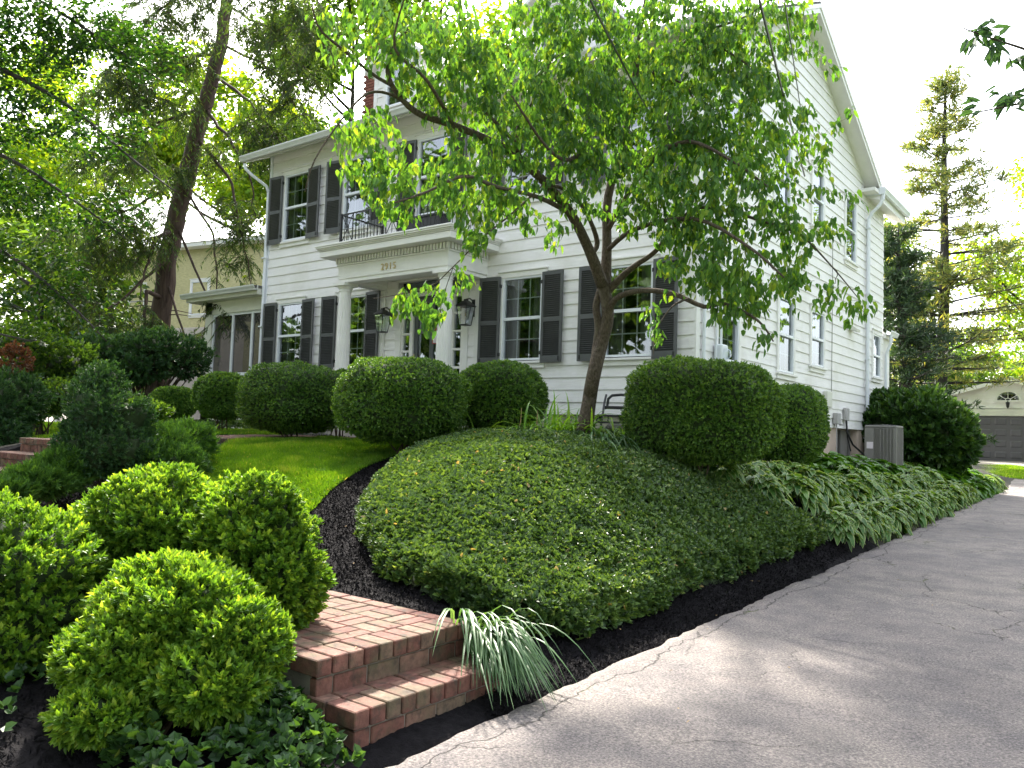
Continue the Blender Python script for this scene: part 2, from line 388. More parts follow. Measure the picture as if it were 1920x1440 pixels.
def window(parent,w,h,loc,rz,curt=True,name='window'):
    key=(round(w,3),round(h,3))
    if key not in _wc:
        c1,s,mt,p,r,cu=win_meshes(w,h,name); _wc[key]=[q for q in (c1,s,mt,p,r,cu)]; 
        o=c1.build(name,M['trim'],parent); ch=[s.build('sash',M['alum'],o),mt.build('muntin',M['alum'],o),p.build('pane',M['glass'],o),r.build('window_recess',M['dark'],o),cu.build('curtain',M['curtain'],o)]
        _wc[key]=(o,ch)
    else:
        so,sch=_wc[key]; o=inst(so,name,parent); ch=[inst(x,x.name.split('.')[0],o) for x in sch]
    o.location=loc; o.rotation_euler=(0,0,rz)
    if not curt: ch[-1].location=(0,.25,0); ch[-1].scale=(1,1,1)
    return o
for x in fx1: window(house,WW,GF[1]-GF[0],(x,0,GF[0]),0)
for i,x in enumerate(fx2): window(house,WW,UF[1]-UF[0],(x,0,UF[0]),0)
for y,w,a,bb in sw: window(house,w,bb-a,(0,y,a),rad(90))
# shutters
def shutter_mb(w=.44,h=1.56):
    s=MB(); st=.05; T=.034
    s.box(0,st,-T,0,0,h,bev=.003); s.box(w-st,w,-T,0,0,h,bev=.003)
    mid=h*.45
    for z0,z1 in ((0,.12),(mid,mid+.075),(h-.06,h)): s.box(st,w-st,-T+.002,-.002,z0,z1)
    for z0,z1 in ((.12,mid),(mid+.075,h-.06)):
        n=int((z1-z0)/.034)
        for i in range(n):
            z=z0+(i+.5)*(z1-z0)/n; a=rad(-42); Rm=np.array([[1,0,0],[0,math.cos(a),-math.sin(a)],[0,math.sin(a),math.cos(a)]])
            s.box(st,w-st,-.022,.022,-.003,.003,R=Rm,T=(0,-T/2,z))
    s.box(-.012,.012,-T-.01,.01,.14,.2,1); s.box(-.012,.012,-T-.01,.01,h-.2,h-.14,1)
    s.tube([(w-.05,-T-.012,.05),(w-.05,-T+.0,.05)],.013,8,1)
    s.box(w-.06,w-.04,-T-.008,-T,.03,.1,1)
    return s
SHL=None
def shutter(x,z,h,side,ang):
    """side=+1 opens to the right of the window; x is the hinge"""
    global SHL
    o=shutter_mb(.44,h).build('shutter',[M['shutter'],M['black']],house) if (SHL is None or SHL[1]!=h) else inst(SHL[0],'shutter',house)
    if SHL is None or SHL[1]!=h: SHL=(o,h)
    o.location=(x,-.06,z); o.rotation_euler=(0,0,ang if side>0 else -ang)
    o.scale=(side,1,1); return o
rg=random.Random(3)
for x in fx1:
    shutter(x-WW/2-.03,GF[0]-.06,1.56,-1,rad(-rg.uniform(3,9))); 
    shutter(x+WW/2+.03,GF[0]-.06,1.56,1,rad(-rg.uniform(2,6)))
for x in fx2:
    shutter(x-WW/2-.03,UF[0]-.05,1.58,-1,rad(-rg.uniform(3,9))); shutter(x+WW/2+.03,UF[0]-.05,1.58,1,rad(-rg.uniform(3,7)))
# window planter behind the railing
b=MB()
b.prism([(-.28,3.22),(-.24,3.22),(-.2,3.62),(-.32,3.62)],-6.05,-5.0,0); b.box(-6.08,-4.95,-.42,-.14,3.3,3.66,bev=.015); b.box(-6.1,-4.93,-.44,-.12,3.66,3.70,bev=.01)
b.build('planter_box',M['plastic'],house)
# --------------------------------------------------- portico
px0,px1,pf=-6.93,-4.07,-1.08
b=MB()
# beams: front and sides
b.box(px0,px1,pf,pf+.26,2.50,2.78); b.box(px0,px0+.26,pf+.26,-.02,2.50,2.78); b.box(px1-.26,px1,pf+.26,-.02,2.50,2.78)
b.box(px0+.02,px1-.02,pf+.018,pf+.24,2.43,2.50); b.box(px0+.02,px0+.24,pf+.24,-.02,2.43,2.50); b.box(px1-.24,px1-.02,pf+.24,-.02,2.43,2.50)
b.box(px0-.025,px1+.025,pf-.025,-.02,2.755,2.785,bev=.006)
b.box(px0+.26,px1-.26,pf+.26,-.02,2.60,2.64)   # ceiling
b.build('entablature',M['trim'],house)
b=MB() # cornice
b.box(px0,px1,pf,-.02,2.785,2.90)
b.box(px0-.26,px1+.26,pf-.26,-.02,2.90,3.01,bev=.004)
for q,z0,z1 in ((.275,3.012,3.035),(.295,3.035,3.06),(.32,3.06,3.09),(.335,3.09,3.12)): b.box(px0-q,px1+q,pf-q,-.02,z0,z1,bev=.004)
b.build('cornice',M['trim'],house)
b=MB(); p=.078
n=int((px1-px0+.06)/p)
for i in range(n+1):
    x=px0-.03+i*(px1-px0+.06-.04)/n; b.box(x,x+.042,pf-.05,pf-.003,2.79,2.893)
m_=int(1.05/p)
for i in range(m_):
    y=pf+.03+i*p; b.box(px1+.003,px1+.05,y,y+.042,2.79,2.893); b.box(px0-.05,px0-.003,y,y+.042,2.79,2.893)
b.build('dentil_course',M['trim'],house)
def fl(an): return 1-.055*np.maximum(0,np.cos(an*20))**.7
def column_mb():
    cb=MB(); prof=[(.135,0),(.136,.6),(.132,1.3),(.122,1.95),(.116,2.27)]
    cb.lathe(prof,(0,0,0),160,0,fl)
    cb.lathe([(.112,2.27),(.112,2.36),(.125,2.365),(.125,2.385),(.118,2.39),(.15,2.44),(.158,2.46)],(0,0,0),40)
    cb.box(-.175,.175,-.175,.175,2.46,2.52,bev=.005)
    cb.lathe([(.18,-.06),(.185,-.03),(.18,0),(.15,.01),(.15,.03),(.137,.04)],(0,0,0),40); cb.box(-.2,.2,-.2,.2,-.12,-.06,bev=.005)
    return cb
col=column_mb().build('column',M['trim'],house,loc=(px0+.08,pf+.13,-.09)); inst(col,'column',house,(px1-.15,pf+.13,-.09))
b=MB()
for x0,x1 in ((-6.93,-6.69),(-4.31,-4.07)):
    b.box(x0,x1,-.06,-.0,-.1,2.43,bev=.006); b.box(x0-.02,x1+.02,-.08,0,2.36,2.42,bev=.004); b.box(x0+.05,x1-.05,-.07,-.055,.15,2.2,bev=.004)
b.build('pilaster',M['trim'],house)
b=MB(); b.box(px0-.25,px1+.25,pf-.3,-.03,-.35,-.2,bev=.01); b.box(px0-.6,px1+.6,pf-.75,pf-.302,-.7,-.37,bev=.01); b.build('porch_slab',M['concrete'],house)
# door surround
b=MB(); dx0,dx1=-5.93,-4.98-.02
dc=-5.42; d0,d1=dc-.47,dc+.47; s0,s1=-6.22,-4.62
b.box(-6.36,s0,-.05,.1,-.2,2.43,bev=.004); b.box(s1,-4.6+.12,-.05,.1,-.2,2.43,bev=.004)
b.box(s0,s1,-.045,.1,2.24,2.33); b.box(-6.36,-4.48,-.05,.1,2.56,2.72)
b.box(d0-.06,d0,-.04,.1,-.2,2.24); b.box(d1,d1+.06,-.04,.1,-.2,2.24)
b.build('door_surround',M['trim'],house)
b=MB(); b.box(s0,s1,.05,.06,2.33,2.56); b.build('transom',M['glass'],house)
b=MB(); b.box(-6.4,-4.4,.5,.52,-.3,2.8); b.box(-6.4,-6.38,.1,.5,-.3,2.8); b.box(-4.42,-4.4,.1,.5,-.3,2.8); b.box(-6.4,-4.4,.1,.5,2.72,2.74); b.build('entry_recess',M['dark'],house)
for x0,x1 in ((s0,d0-.06),(d1+.06,s1)):
    q=MB(); e=.045; nz=5
    q.box(x0,x0+e,-.02,.04,.12,2.24); q.box(x1-e,x1,-.02,.04,.12,2.24)
    for i in range(nz+1):
        z=.5+i*(2.2-.5)/nz; q.box(x0+e,x1-e,-.02,.04,z-.02,z+.02)
    q.box(x0+e,x1-e,-.02,.04,-.2,.48)
    so=q.build('sidelight',M['trim'],house); q=MB(); q.box(x0+e,x1-e,.02,.025,.5,2.2); q.build('pane',M['glass'],so)
q=MB(); q.box(d0,d0+.1,-.0,.04,-.2,2.22); q.box(d1-.1,d1,-.0,.04,-.2,2.22); q.box(dc-.05,dc+.05,-.0,.04,-.2,2.22)
for z0,z1 in ((-.2,.1),(.62,.78),(1.52,1.62),(2.1,2.22)):
    for xa,xb in ((d0+.1,dc-.05),(dc+.05,d1-.1)): q.box(xa,xb,.002,.038,z0,z1)
dr=q.build('door',M['door'],house); q=MB(); q.box(d0+.1,dc-.05,.02,.025,.1,2.1); q.box(dc+.05,d1-.1,.02,.025,.1,2.1); q.build('pane',M['glass'],dr)
q=MB(); q.tube([(d0+.06,-.05,.98),(d0+.06,-.05,1.12)],.012,8); q.build('handle',M['brass'],dr)
M['paper']=pm('notice_paper',(.75,.68,.74),.8,.03,4); M['red']=pm('red_ribbon',(.35,.05,.05),.6,.2,10)
q=MB(); q.box(-5.36,-5.16,-.02,-.012,1.32,1.54,0); q.box(-5.385,-5.362,-.02,-.01,1.31,1.56,1); q.box(-5.33,-5.27,-.022,-.012,1.56,1.7,1); q.box(-5.24,-5.16,-.03,-.021,1.5,1.56,1)
q.box(-5.37,-5.15,-.02,-.012,1.3,1.315,1)
tag(q.build('notice',[M['paper'],M['red']],house),label='pale pink notice with red trim on the front door')
# house number
tc=bpy.data.curves.new('num','FONT'); tc.body='2915'; tc.size=.17; tc.extrude=.008; tc.space_character=1.22; to=bpy.data.objects.new('num',tc); COL.objects.link(to)
dg=bpy.context.evaluated_depsgraph_get(); nm=bpy.data.meshes.new_from_object(to.evaluated_get(dg)); bpy.data.objects.remove(to)
nm.materials.clear(); nm.materials.append(M['brass']); no=bpy.data.objects.new('house_number',nm); COL.objects.link(no); no.parent=house; no.location=(-5.73,pf-.012,2.565); no.rotation_euler=(rad(90),0,0)
tag(no,label='brass numerals 2915 on the portico frieze')
# railing
b=MB(); ry=pf-.03; rx0,rx1=-6.87,-4.06; z0,z1=3.16,3.74
def bar(p,q,r=.011,k=5): b.tube([p,q],r,k)
for za in (z0+.03,z1):
    b.box(rx0,rx1,ry-.014,ry+.014,za-.012,za+.012); b.box(rx0-.014,rx0+.014,ry+.015,-.03,za-.012,za+.012); b.box(rx1-.014,rx1+.014,ry+.015,-.03,za-.012,za+.012)
for x,y in ((rx0,ry),(rx1,ry),(rx0,-.04),(rx1,-.04)): b.box(x-.02,x+.02,y-.02,y+.02,3.12,z1+.03)
def xpanel(a,bq,f):
    for p,q in (((a,z0+.03),(bq,z1)),((bq,z0+.03),(a,z1))): bar(f(*p),f(*q),.008)
    bar(f((a+bq)/2,z0+.03),f((a+bq)/2,z1),.008); bar(f(a,(z0+z1)/2),f(bq,(z0+z1)/2),.006); bar(f(a,z0),f(a,z1)); bar(f(bq,z0),f(bq,z1))
    an=np.linspace(0,2*math.pi,13); b.tube([f((a+bq)/2+.04*math.cos(t),(z0+z1)/2+.04*math.sin(t)) for t in an],.007,4)
ff=lambda x,z:(x,ry,z)
xpanel(rx0+.02,rx0+.34,ff); xpanel(rx1-.34,rx1-.02,ff); xpanel(-5.62,-5.3,ff)
for x in np.arange(rx0+.42,rx1-.36,.085):
    if not -5.64<x<-5.28: bar((x,ry,z0),(x,ry,z1),.007)
for xx in (rx0,rx1):
    for y in np.arange(ry+.09,-.06,.095): bar((xx,y,z0),(xx,y,z1),.007)
b.build('balcony_railing',M['black'],house)
# lanterns
def lantern():
    b=MB(); h=.34; wt,wb=.12,.075
    def ring(w,z): return [(-w,-w,z),(w,-w,z),(w,w,z),(-w,w,z)]
    tp,bt=ring(wt,.0),ring(wb,-h)
    for i in range(4):
        b.tube([tp[i],bt[i]],.009,4); b.tube([tp[i],tp[(i+1)%4]],.01,4); b.tube([bt[i],bt[(i+1)%4]],.01,4)
    b.box(-wb,wb,-wb,wb,-h-.008,-h+.002)
    ap=.045; b.add(ring(wt+.02,.005)+ring(ap,.10),[(0,1,5,4),(1,2,6,5),(2,3,7,6),(3,0,4,7),(4,5,6,7),(3,2,1,0)])
    b.box(-.03,.03,-.03,.03,.1,.13); b.tube([(0,0,.13),(0,.1,.16),(0,.2,.12),(0,.23,.05)],.012,6)
    b.box(-.06,.06,.225,.25,-.16,.16,bev=.004)
    b.tube([(0,0,-h),(0,0,-h+.16)],.012,6,1); b.tube([(0,0,-h+.16),(0,0,-h+.22)],.009,6,2)
    g=MB(); s=.96
    tq=[(x*s,y*s,z) for x,y,z in tp];bq=[(x*s,y*s,z+.004) for x,y,z in bt]
    g.add(tq+bq,[(0,1,5,4),(1,2,6,5),(2,3,7,6),(3,0,4,7)])
    return b,g
lb,lg=lantern(); l1=lb.build('wall_lantern',[M['black'],M['trim'],M['brass']],house,loc=(-4.36,-.25,1.92)); lp=lg.build('glass',M['lampglass'],l1)
l2=inst(l1,'wall_lantern',house,(-6.53,-.25,1.90)); inst(lp,'glass',l2)
# --------------------------------------------------- dormers and chimney
def dormer(xc,w=1.5):
    yf=.95; zb=roofz(yf)-.05; ze=7.75; x0,x1=xc-w/2,xc+w/2; yb=(ze-EZ-.1)/RS
    ow=.72;oz0=zb+.32;oz1=oz0+.98
    s=siding_mb(lambda z:x0+(max(0,z-ze)/.75),lambda z:x1-(max(0,z-ze)/.75),zb,0,int((ze-zb)/CRS)+3,[(xc-ow/2-.08,xc+ow/2+.08,oz0-.1,oz1+.1)])
    xform(s,I3,(0,yf,0)); d=s.build('dormer',M['siding'],house)
    b=MB(); b.prism([(yf+.0,zb),(yb+.2,ze),(yf+.0,ze)],x1-.05,x1,0); b.prism([(yf,zb),(yb+.2,ze),(yf,ze)],x0,x0+.05,0); b.box(x0-.01,x0+.1,yf-.035,yf,zb,ze); b.box(x1-.1,x1+.01,yf-.035,yf,zb,ze); b.build('cheek',M['siding'],d)
    b=MB(); apz=ze+w/2*.75
    for sg in (-1,1):
        e=w/2+.16; b.prism([(xc+sg*e,ze-.16*.75),(xc,apz),(xc,apz+.1),(xc+sg*e,ze-.16*.75+.1)],yf-.22,yb+1.2,1)
    b.build('dormer_roof',M['trim'],d)
    o=window(d,ow,oz1-oz0,(xc,yf,oz0),0)
    return d
dormer(-7.62); dormer(-3.35)
M['brick']=None
# brick material (individual bricks coloured by attribute)
def brickmat(name,stops,rough=.85,moss=True):
    m,nt,b,o=newmat(name); a=N(nt,'ShaderNodeAttribute',attribute_name='rnd'); r=ramp(nt,a.outputs['Fac'],stops)
    n=noise_node(nt,28,6,pos(nt)); rr=ramp(nt,n.outputs['Fac'],[(.3,(.6,.6,.6)),(.7,(1.25,1.25,1.25))]); colr=mixc(nt,1,r.outputs['Color'],rr.outputs['Color'],'MULTIPLY')
    if moss:
        n2=noise_node(nt,6,6,pos(nt)); r2=ramp(nt,n2.outputs['Fac'],[(.46,(0,0,0)),(.66,(.8,.8,.8))]); colr=mixc(nt,r2.outputs['Color'],colr,(.10,.095,.055))
        n3=noise_node(nt,16,5,pos(nt)); r3=ramp(nt,n3.outputs['Fac'],[(.5,(0,0,0)),(.68,(.65,.65,.65))]); colr=mixc(nt,r3.outputs['Color'],colr,(.045,.04,.035))
    nt.links.new(colr,b.inputs['Base Color']); b.inputs['Roughness'].default_value=rough; b.inputs['Specular IOR Level'].default_value=.3
    nb=noise_node(nt,90,6,pos(nt)); bp=N(nt,'ShaderNodeBump'); bp.inputs['Strength'].default_value=.5; bp.inputs['Distance'].default_value=.006
    nt.links.new(nb.outputs['Fac'],bp.inputs['Height']); nt.links.new(bp.outputs['Normal'],b.inputs['Normal']); return m
M['brick']=brickmat('brick',[(0,(.14,.062,.048)),(.35,(.18,.08,.062)),(.7,(.21,.10,.078)),(.9,(.235,.135,.10)),(1,(.165,.12,.085))])
M['chimbrick']=brickmat('chimney_brick',[(0,(.16,.06,.05)),(1,(.3,.12,.09))],moss=False)
M['mortar']=pm('mortar',(.22,.195,.165),.95,.25,20,.4,120,dirt=(.09,.08,.06),dscale=5)
class Bricks:
    def __init__(s,seed=1): s.mb=MB(); s.a=[]; s.r=random.Random(seed)
    def brick(s,x0,x1,y0,y1,z0,z1,R=None,T=None,bev=.005):
        r=s.r; j=lambda:r.uniform(-.0015,.0015)
        n=s.mb.n; s.mb.box(x0+j(),x1+j(),y0+j(),y1+j(),z0,z1+r.uniform(-.002,.0025),R=R,T=T,bev=bev); s.a+= [r.random()]*(s.mb.n-n)
    def build(s,name,mat,parent=None): return s.mb.build(name,mat,parent,attr=s.a)
# chimney
ch=Bricks(4); 
for k in range(38):
    z=6.3+k*.075
    for i in range(4):
        o_=.0 if k%2 else .1
        ch.brick(-9.9+i*.215+o_,-9.9+i*.215+.205+o_,1.9,2.0,z,z+.065); ch.brick(-9.14+o_,-9.04+o_,1.9+i*.215,1.9+i*.215+.205,z,z+.065)
ch.build('chimney',M['chimbrick'],house)
b=MB(); b.box(-9.87,-9.05,1.95,2.75,6.0,9.15); b.build('chimney_core',M['mortar'],house)
# --------------------------------------------------- side wall fittings
b=MB(); b.box(.03,.17,.62,.86,.85,1.15,bev=.02); b.tube([(.1,.74,1.15),(.1,.74,1.7),(.1,.72,3.4),(.08,.72,5.4)],.022,8); b.tube([(.1,.56,.85),(.1,.56,3.0)],.014,6)
mo=b.build('electric_meter',M['alum'],house); b=MB(); b.lathe([(.085,0),(.085,.05),(.06,.09),(.0,.1)],(0,0,0),20); b.V=[v@np.array([[0,0,1],[0,1,0],[-1,0,0]],float).T+np.array([.16,.74,1.0]) for v in b.V]; b.build('meter_dial',M['lampglass'],mo)
b=MB(); b.tube([(.045,6.68,.5),(.045,6.68,2.9),(.045,6.66,4.2)],.008,5); b.build('cable',M['greyp'],house)
b=MB(); b.box(.03,.12,6.15,6.5,.42,.75,bev=.01); b.tube([(.08,6.2,.42),(.08,6.3,.1),(.09,6.45,.0)],.008,5); b.box(.03,.1,6.25,6.42,.36,.42); tag(b.build('utility_box',M['cream'],house),label='beige utility box')
b=MB(); b.box(.03,.13,6.85,7.1,.08,.32,bev=.01); b.lathe([(.05,0),(.05,.04)],(.14,7.1,.05),12); b.tube([(.08,6.95,.08),(.08,6.95,-.5)],.012,6); b.build('utility_box',M['boxgrey'],house)
b=MB(); b.box(.03,.11,7.6,7.82,.18,.46,bev=.01); b.build('utility_box',M['boxgrey'],house)
b=MB(); b.tube([(.07,7.7,.18),(.09,7.72,-.1),(.16,7.9,-.35),(.3,8.2,-.55),(.5,8.5,-.6)],.022,7); b.tube([(.07,7.75,.18),(.08,7.78,-.2),(.12,7.9,-.5)],.014,6); b.build('refrigerant_line',M['plastic'],house)
b=MB(); b.add([(.02,8.02,2.42),(.02,8.3,2.42),(.2,8.3,2.28),(.2,8.02,2.28),(.02,8.02,2.27),(.02,8.3,2.27),(.19,8.3,2.22),(.19,8.02,2.22)],[(0,1,2,3),(4,7,6,5),(0,3,7,4),(1,5,6,2),(3,2,6,7),(0,4,5,1)]); b.build('vent_hood',M['cream'],house)
# rear single-storey porch beyond the corner
b=MB(); b.box(-3,.0,11.2,11.9,-1.0,2.42); b.box(-3,.08,11.19,12.0,2.42,2.56); b.build('rear_porch',M['trim'],house)
b=MB(); gutter(b,11.19,12.0,1,.09,2.62,1); b.tube([(.17,11.3,2.5),(.17,11.3,2.3),(.06,11.3,2.0),(.06,11.3,-.8)],.04,6); b.build('gutter',M['alum'],house)
b=MB(); b.box(-.1,.2,11.14,11.17,.55,.6); b.box(.15,.2,11.14,11.17,-.9,.6)
for z in (-.2,.05,.3): b.box(-.1,.15,11.14,11.16,z,z+.03)
b.build('railing',M['black'],house)
# --------------------------------------------------- screened side porch
pz=2.66; pb0,pb1=-13.35,-W-.04; py=.08
b=MB(); b.box(pb0,pb0+.28,py,py+.28,-.5,pz); b.box(pb0,pb1,py,py+.25,2.36,pz); b.box(pb0,pb0+.2,py+.28,4.2,2.36,pz); b.box(pb0,pb0+.2,4.0,4.3,-.5,2.36); b.box(pb0,pb1,py,4.2,-.5,-.05); b.box(pb0+.2,pb1,4.1,4.25,-.5,.7); b.box(pb0+.2,pb1,4.1,4.25,2.3,pz); b.box(-12.2,-12.1,4.1,4.25,.7,2.3); b.box(pb0+.2,pb1,py+.25,4.1,2.5,2.55)
sp=b.build('screened_porch',M['cream'],house)
b=MB(); xs=[pb0+.3,-12.22,-11.42,pb1-.03]; 
for x in xs: b.box(x-.035,x+.035,py+.04,py+.11,-.05,2.36)
for i in range(3):
    for z0_,z1_ in ((2.3,2.36),(.82,.89),(-.05,.0)): b.box(xs[i]+.035,xs[i+1]-.035,py+.045,py+.105,z0_,z1_)
b.build('screen_frame',M['alum'],sp)
b=MB()
for i in range(3): b.add([(xs[i]+.03,py+.075,-.03),(xs[i+1]-.03,py+.075,-.03),(xs[i+1]-.03,py+.075,2.33),(xs[i]+.03,py+.075,2.33)],[(0,1,2,3)])
b.build('insect_screen',M['screen'],sp)
b=MB(); b.box(pb0-.5,pb1+.02,py-.35,4.6,pz+.14,pz+.2); b.build('porch_roof',M['shingle'],sp)
b=MB(); b.box(pb0-.42,pb1,py-.3,4.5,pz,pz+.14); b.build('porch_soffit',M['cream'],sp)
b=MB(); gutter(b,pb0-.52,pb1+.06,0,py-.31,pz+.2); b.build('gutter',M['gutter'],sp)
# indoor furniture silhouettes of the porch
b=MB(); b.box(-12.9,-11.6,2.4,2.9,.2,.75,bev=.05); b.box(-12.9,-11.6,2.9,3.05,.2,1.25,bev=.05); b.build('porch_bench',M['greyp'],sp)
# ------------------------------------------------------------ terrain
def zd(y): return CAM[2]-1.55+.023*(y-CAM[1])
CP=[(-14,-.3,-.5),(-11,-.3,-.48),(-8,-.3,-.48),(-5,-.3,-.5),(-2,-.3,-.5),(.3,-.3,-.56),
 (-14,-2.5,-.5),(-10,-2.5,-.5),(-7,-2.5,-.5),(-5,-2.6,-.54),(-3.4,-2.6,-.54),(-2,-2.4,-.53),(-.6,-2.4,-.50),(.3,-2.4,-.54),(1.1,-1.6,-.68),(1.6,-2.2,-1.0),
 (-7,-4.3,-.54),(-5,-4.6,-.60),(-4,-4.3,-.62),(-3,-4,-.68),(-1.9,-4.1,-.73),(-.6,-4.0,-.57),(.6,-4.0,-.65),(1.4,-4.0,-.93),(2.1,-4,-1.55),
 (-3.6,-6,-.93),(-2.6,-6,-1.03),(-1.4,-5.8,-1.10),(-.7,-5.3,-.90),(.3,-5.3,-.80),(1.2,-5.4,-1.04),(2.1,-5.6,-1.62),
 (-.6,-6.3,-1.24),(.4,-6.4,-1.16),(1.3,-6.5,-1.30),(2.0,-6.9,-1.66),(-2.2,-7.0,-1.32),(-.8,-7.2,-1.43),(.6,-7.25,-1.47),(1.7,-7.3,-1.55),
 (2.35,-7.4,-1.76),(1.5,-8.1,-1.5),(-1,-8.1,-1.46),(-3.5,-7.6,-1.3),(-4.6,-7.3,-1.08),(-4.5,-6.5,-.85),(-6.4,-6.9,-.75),(-8,-7,-.9),(-6.2,-6,-.58),
 (2.1,-8.9,-1.74),(1.5,-9.4,-1.66),(.4,-9,-1.52),(.4,-10,-1.62),(-1,-9.4,-1.5),(-3,-9,-1.4),(-5,-9,-1.35),(-9,-9,-1.25),(2.4,-10.4,-1.83),(0,-12.5,-1.85),(-6,-12.5,-1.7),(-14,-9,-1.1),(-14,-12.5,-1.6),(-20,-3,-.55),(-20,-10,-1.2),
 (.5,3,-.62),(.5,7,-.78),(.5,10,-.85),(.3,14,-.95),(1.5,0,-.95),(1.6,3,-1.1),(1.6,7,-1.15),(1.7,11,-1.2),(2.1,1,-1.45),(2.2,5,-1.42),(2.1,9,-1.36),
 (-14,6,-.5),(-20,8,-.6),(-30,0,-.7),(-30,12,-.8),(-10,14,-.6),(-2,14,-.85),(-6,22,-.9),(-20,22,-.9),(-36,24,-1.),(-36,-12,-1.4)]
CP+=[(2.62,y,zd(y)-.035) for y in (-11,-9.5,-8.5,-7,-6,-5,-4,-3,-2,-1,0,2,4,6,8,10,13,16,20,25)]
CPa=np.array(CP,float)
def tk(r2): return .5*r2*np.log(r2+1e-12)
_n=len(CPa); _d2=((CPa[:,None,:2]-CPa[None,:,:2])**2).sum(2); _K=tk(_d2)+np.eye(_n)*.02
_Pm=np.hstack([np.ones((_n,1)),CPa[:,:2]]); _A=np.block([[_K,_Pm],[_Pm.T,np.zeros((3,3))]]); _S=np.linalg.solve(_A,np.concatenate([CPa[:,2],np.zeros(3)]))
def H(x,y):
    x=np.atleast_1d(np.asarray(x,float)).ravel();y=np.atleast_1d(np.asarray(y,float)).ravel(); out=np.empty(len(x))
    for i in range(0,len(x),20000):
        a,b=x[i:i+20000],y[i:i+20000]; d2=(a[:,None]-CPa[:,0])**2+(b[:,None]-CPa[:,1])**2
        out[i:i+20000]=tk(d2)@_S[:_n]+_S[_n]+_S[_n+1]*a+_S[_n+2]*b
    return out
def inpoly(x,y,poly):
    x=np.asarray(x);y=np.asarray(y);c=np.zeros(len(x),bool);n=len(poly)
    for i in range(n):
        x1,y1=poly[i];x2,y2=poly[(i+1)%n]
        if y1!=y2: c^=((y1>y)!=(y2>y))&(x<(x2-x1)*(y-y1)/(y2-y1)+x1)
    return c
def pdist(x,y,poly):
    d=np.full(len(x),1e9);n=len(poly)
    for i in range(n):
        a=np.array(poly[i]);b=np.array(poly[(i+1)%n]);e=b-a;t=np.clip(((x-a[0])*e[0]+(y-a[1])*e[1])/(e@e),0,1)
        d=np.minimum(d,np.hypot(x-a[0]-t*e[0],y-a[1]-t*e[1]))
    return d
LAWN=[(-4.75,-3.0),(-3.3,-2.75),(-2.75,-3.1),(-2.35,-3.7),(-2.05,-4.5),(-1.6,-5.4),(-1.15,-6.1),(-.95,-6.5),(-1.4,-6.75),(-2.2,-6.5),(-3.0,-6.1),(-3.9,-5.55),(-4.4,-5.0),(-4.75,-4.6)]
LAWN2=[(-6.2,-2.6),(-6.2,-5.8),(-7.5,-6.3),(-10,-6.0),(-16,-5.5),(-16,-2.3),(-10,-2.2)]
MOUND=[(-2.7,-2.15),(-2.35,-2.9),(-1.88,-3.7),(-1.45,-4.5),(-1.02,-5.25),(-.55,-5.95),(.1,-6.58),(.85,-7.0),(1.4,-7.15),(2.0,-7.05),(2.3,-6.5),(2.3,-5.5),(2.28,-4.4),(2.32,-3.2),(2.36,-2.0),(2.36,-1.2),(2.1,-1.4),(1.8,-2.0),(1.5,-2.4),(1.0,-2.6),(.2,-2.4),(-.4,-2.0),(-1.4,-1.9),(-2.2,-1.85)]
# garden soil / mulch terrain
def grid(x0,x1,nx,y0,y1,ny):
    X,Y=np.meshgrid(np.linspace(x0,x1,nx),np.linspace(y0,y1,ny)); F=[]
    i=np.arange(ny-1)[:,None]*nx+np.arange(nx-1)[None]; i=i.ravel()
    return X.ravel(),Y.ravel(),np.stack([i,i+1,i+nx+1,i+nx],1)
def cut(mbx,F): return F[mbx[F].all(1)]
M['mulch']=pm('mulch',(.0095,.0085,.010),.95,.5,30,1.0,140,spec=.15)
M['soil']=pm('soil',(.035,.03,.02),.95,.4,8,.8,60,dirt=(.03,.05,.012),dscale=3)
X,Y,Fg=grid(-6.5,2.66,459,-12.4,-.0,620)
Z=H(X,Y); P3=np.stack([X,Y,Z],1); Z=Z+.012*fbm(P3*1.0,7,3,4)+.008*vnoise(P3,40,5); Z[X>2.6]-=.03
Zb=Z.copy()
edge=2.58+.035*fbm(np.stack([Y*0,Y,Y*0],1),3,9,3)
Z=np.where(X>edge,zd(Y)-.05,Z)
pathm=(X>-4.9)&(X<2.17)&(Y>-8.7)&(Y<-7.46); Z=np.where(pathm,np.minimum(Z,-1.62),Z)
walkm=(X>-6.15)&(X<-4.85)&(Y<-1.2)&(Y>-9); Z=np.where(walkm,Z-.25,Z)
tag(mesh('ground',np.stack([X,Y,Z],1),[Fg],M['mulch'],smooth=True),kind='structure')
X,Y,Fg=grid(-45,-6.5,140,-12.4,40,180); Z=H(X,Y); tag(mesh('ground',np.stack([X,Y,Z],1),[Fg],M['soil'],smooth=True),kind='structure')
X,Y,Fg=grid(-6.5,2.66,90,0,40,300); Z=H(X,Y)-np.where((X<-.05)&(Y>.2)&(Y<11.2),1.0,0); tag(mesh('ground',np.stack([X,Y,Z],1),[Fg],M['soil'],smooth=True),kind='structure')
